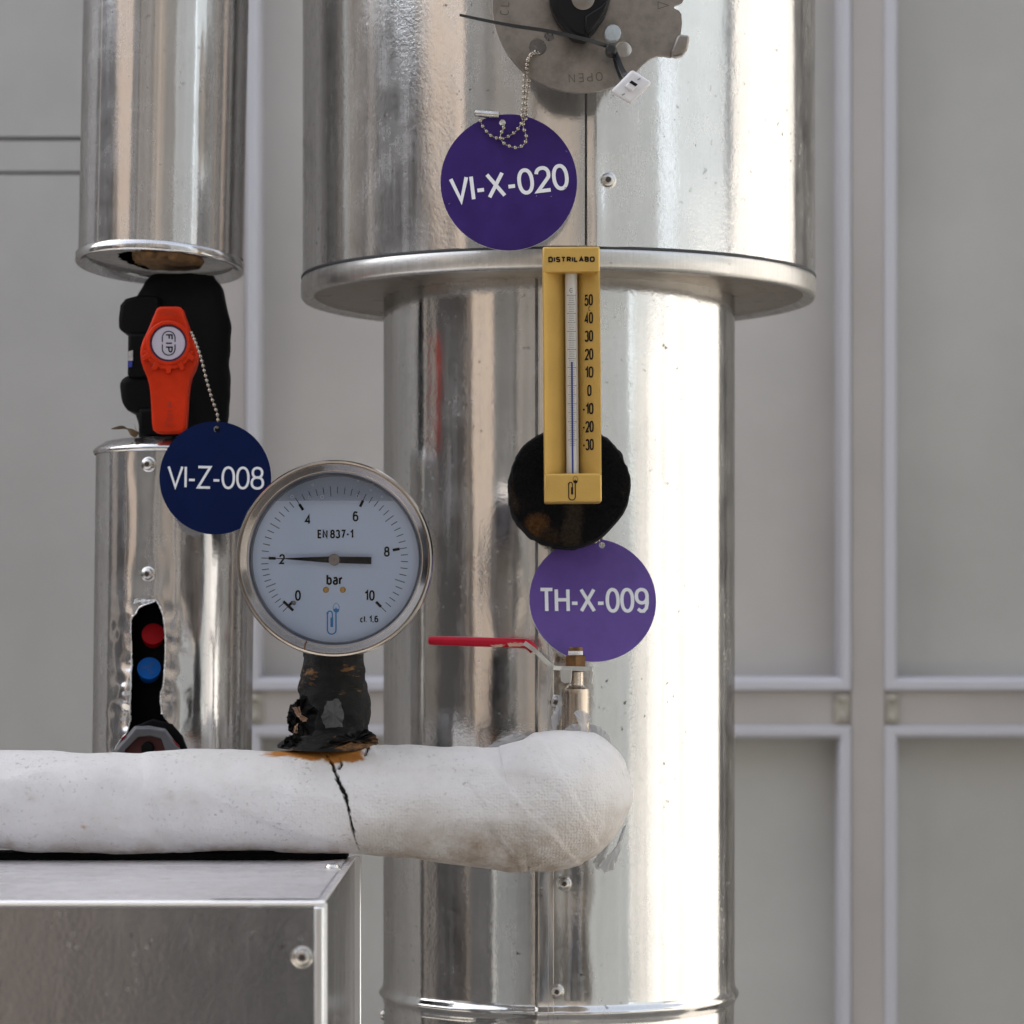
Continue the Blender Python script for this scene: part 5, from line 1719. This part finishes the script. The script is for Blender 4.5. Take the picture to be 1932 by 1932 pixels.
# hexagonal knob just above the white pipe
z7 = lambda u, v: (u / 1.486 / 2.12, (2900 + v / 1.486) / 2.12)
M['knob_grey'] = plain('grey_knob_plastic', (0.115, 0.115, 0.125), 0.5, 0, 0.05, 300)
M['knob_red'] = plain('dark_red_plastic', (0.10, 0.006, 0.006), 0.45)
YKN = 1.790
knob = thing('hex_knob', W(*z7(885, 200), YKN), 'grey six-sided knob with dark red face just above the white pipe', 'knob')
outer = [(800, 6), (890, 4), (985, 22), (1075, 145), (1085, 260), (985, 380), (800, 380), (690, 260), (682, 145)]
inner = [(822, 72), (890, 66), (958, 82), (982, 150), (982, 240), (950, 320), (825, 320), (745, 240), (742, 150)]
ov = [W(*z7(u, v), YKN) for u, v in outer] + [W(*z7(u, v), YKN - 0.006) for u, v in [(u * 0.92 + 885 * 0.08, v * 0.92 + 190 * 0.08) for u, v in outer]]
ov += [W(*z7(u, v), YKN - 0.005) for u, v in inner] + [W(*z7(u, v), YKN + 0.002) for u, v in inner] + [W(*z7(u, v), YKN + 0.02) for u, v in outer]
n = len(outer)
of = []
for a, b in ((4, 0), (0, 1), (1, 2), (2, 3)):
    of += [(a * n + k, a * n + (k + 1) % n, b * n + (k + 1) % n, b * n + k) for k in range(n)]
build('knob_shell', (ov, of), M['knob_grey'], knob, smooth=20, recalc=True, bevel=0.0006)
build('knob_face', prism([z7(u, v) for u, v in inner], YKN + 0.001, YKN + 0.004, YKN), M['knob_red'], knob, smooth=0)
build('knob_nub', prism([z7(845, 125), z7(870, 95), z7(895, 100), z7(918, 125), z7(918, 200), z7(845, 200)], YKN - 0.004, YKN + 0.002, YKN), M['black_plastic'], knob, smooth=20, bevel=0.0008)
build('knob_skirt', prism([z7(u, v) for u, v in [(760, 20), (880, -30), (1000, 0), (1060, 70), (1090, 150), (1095, 300), (700, 300), (690, 160), (730, 90)]], YKN + 0.0205, YKN + 0.026, YKN), M['black_plastic'], knob, smooth=20, bevel=0.001)
build('red_rim', prism([z7(1005, 72), z7(1030, 85), z7(1068, 126), z7(1060, 136), z7(1040, 122)], YKN - 0.002, YKN + 0.0, YKN), M['plug_red'], knob, smooth=0)
build('red_rim', prism([z7(722, 78), z7(745, 60), z7(750, 66), z7(730, 86)], YKN - 0.002, YKN + 0.0, YKN), M['plug_red'], knob, smooth=0)

# dry leaf caught on the lower jacket's rim
M['dry_leaf'] = plain('dry_leaf', (0.13, 0.085, 0.045), 0.8, 0, 0.4, 300, 0.3, 150)
leaf = thing('dry_leaf', W(*z3(330, 1760), 1.822), 'small dry curled leaf on the rim beside the orange handle', 'leaf')
def leaf_strip(pts, w, Y):
    q = spline([W(*z3(u, v), Y + dy) for u, v, dy in pts], 8)
    n = len(q)
    v, f = [], []
    for i, p in enumerate(q):
        h = w * math.sin(math.pi * min(0.98, max(0.02, i / (n - 1)))) * 1.822 / F / 5.85
        v += [p + Vector((0, 0, h)), p + Vector((0, 0.002, -h * 0.6))]
    f = [(2 * i, 2 * i + 2, 2 * i + 3, 2 * i + 1) for i in range(n - 1)]
    k = len(v)
    v2 = [a + Vector((0, 0.0004, 0)) for a in v]
    return v + v2, f + [tuple(i + k for i in reversed(g)) for g in f]
build('blade', leaf_strip([(120, 1700, 0), (190, 1690, -0.002), (260, 1685, 0), (320, 1710, 0.002)], 22, 1.822), M['dry_leaf'], leaf)
build('blade', leaf_strip([(300, 1700, 0), (335, 1740, -0.002), (390, 1760, 0), (430, 1740, 0)], 52, 1.818), M['dry_leaf'], leaf)
build('blade', leaf_strip([(375, 1640, 0), (385, 1680, 0), (400, 1720, 0), (410, 1770, 0)], 16, 1.816), M['dry_leaf'], leaf)
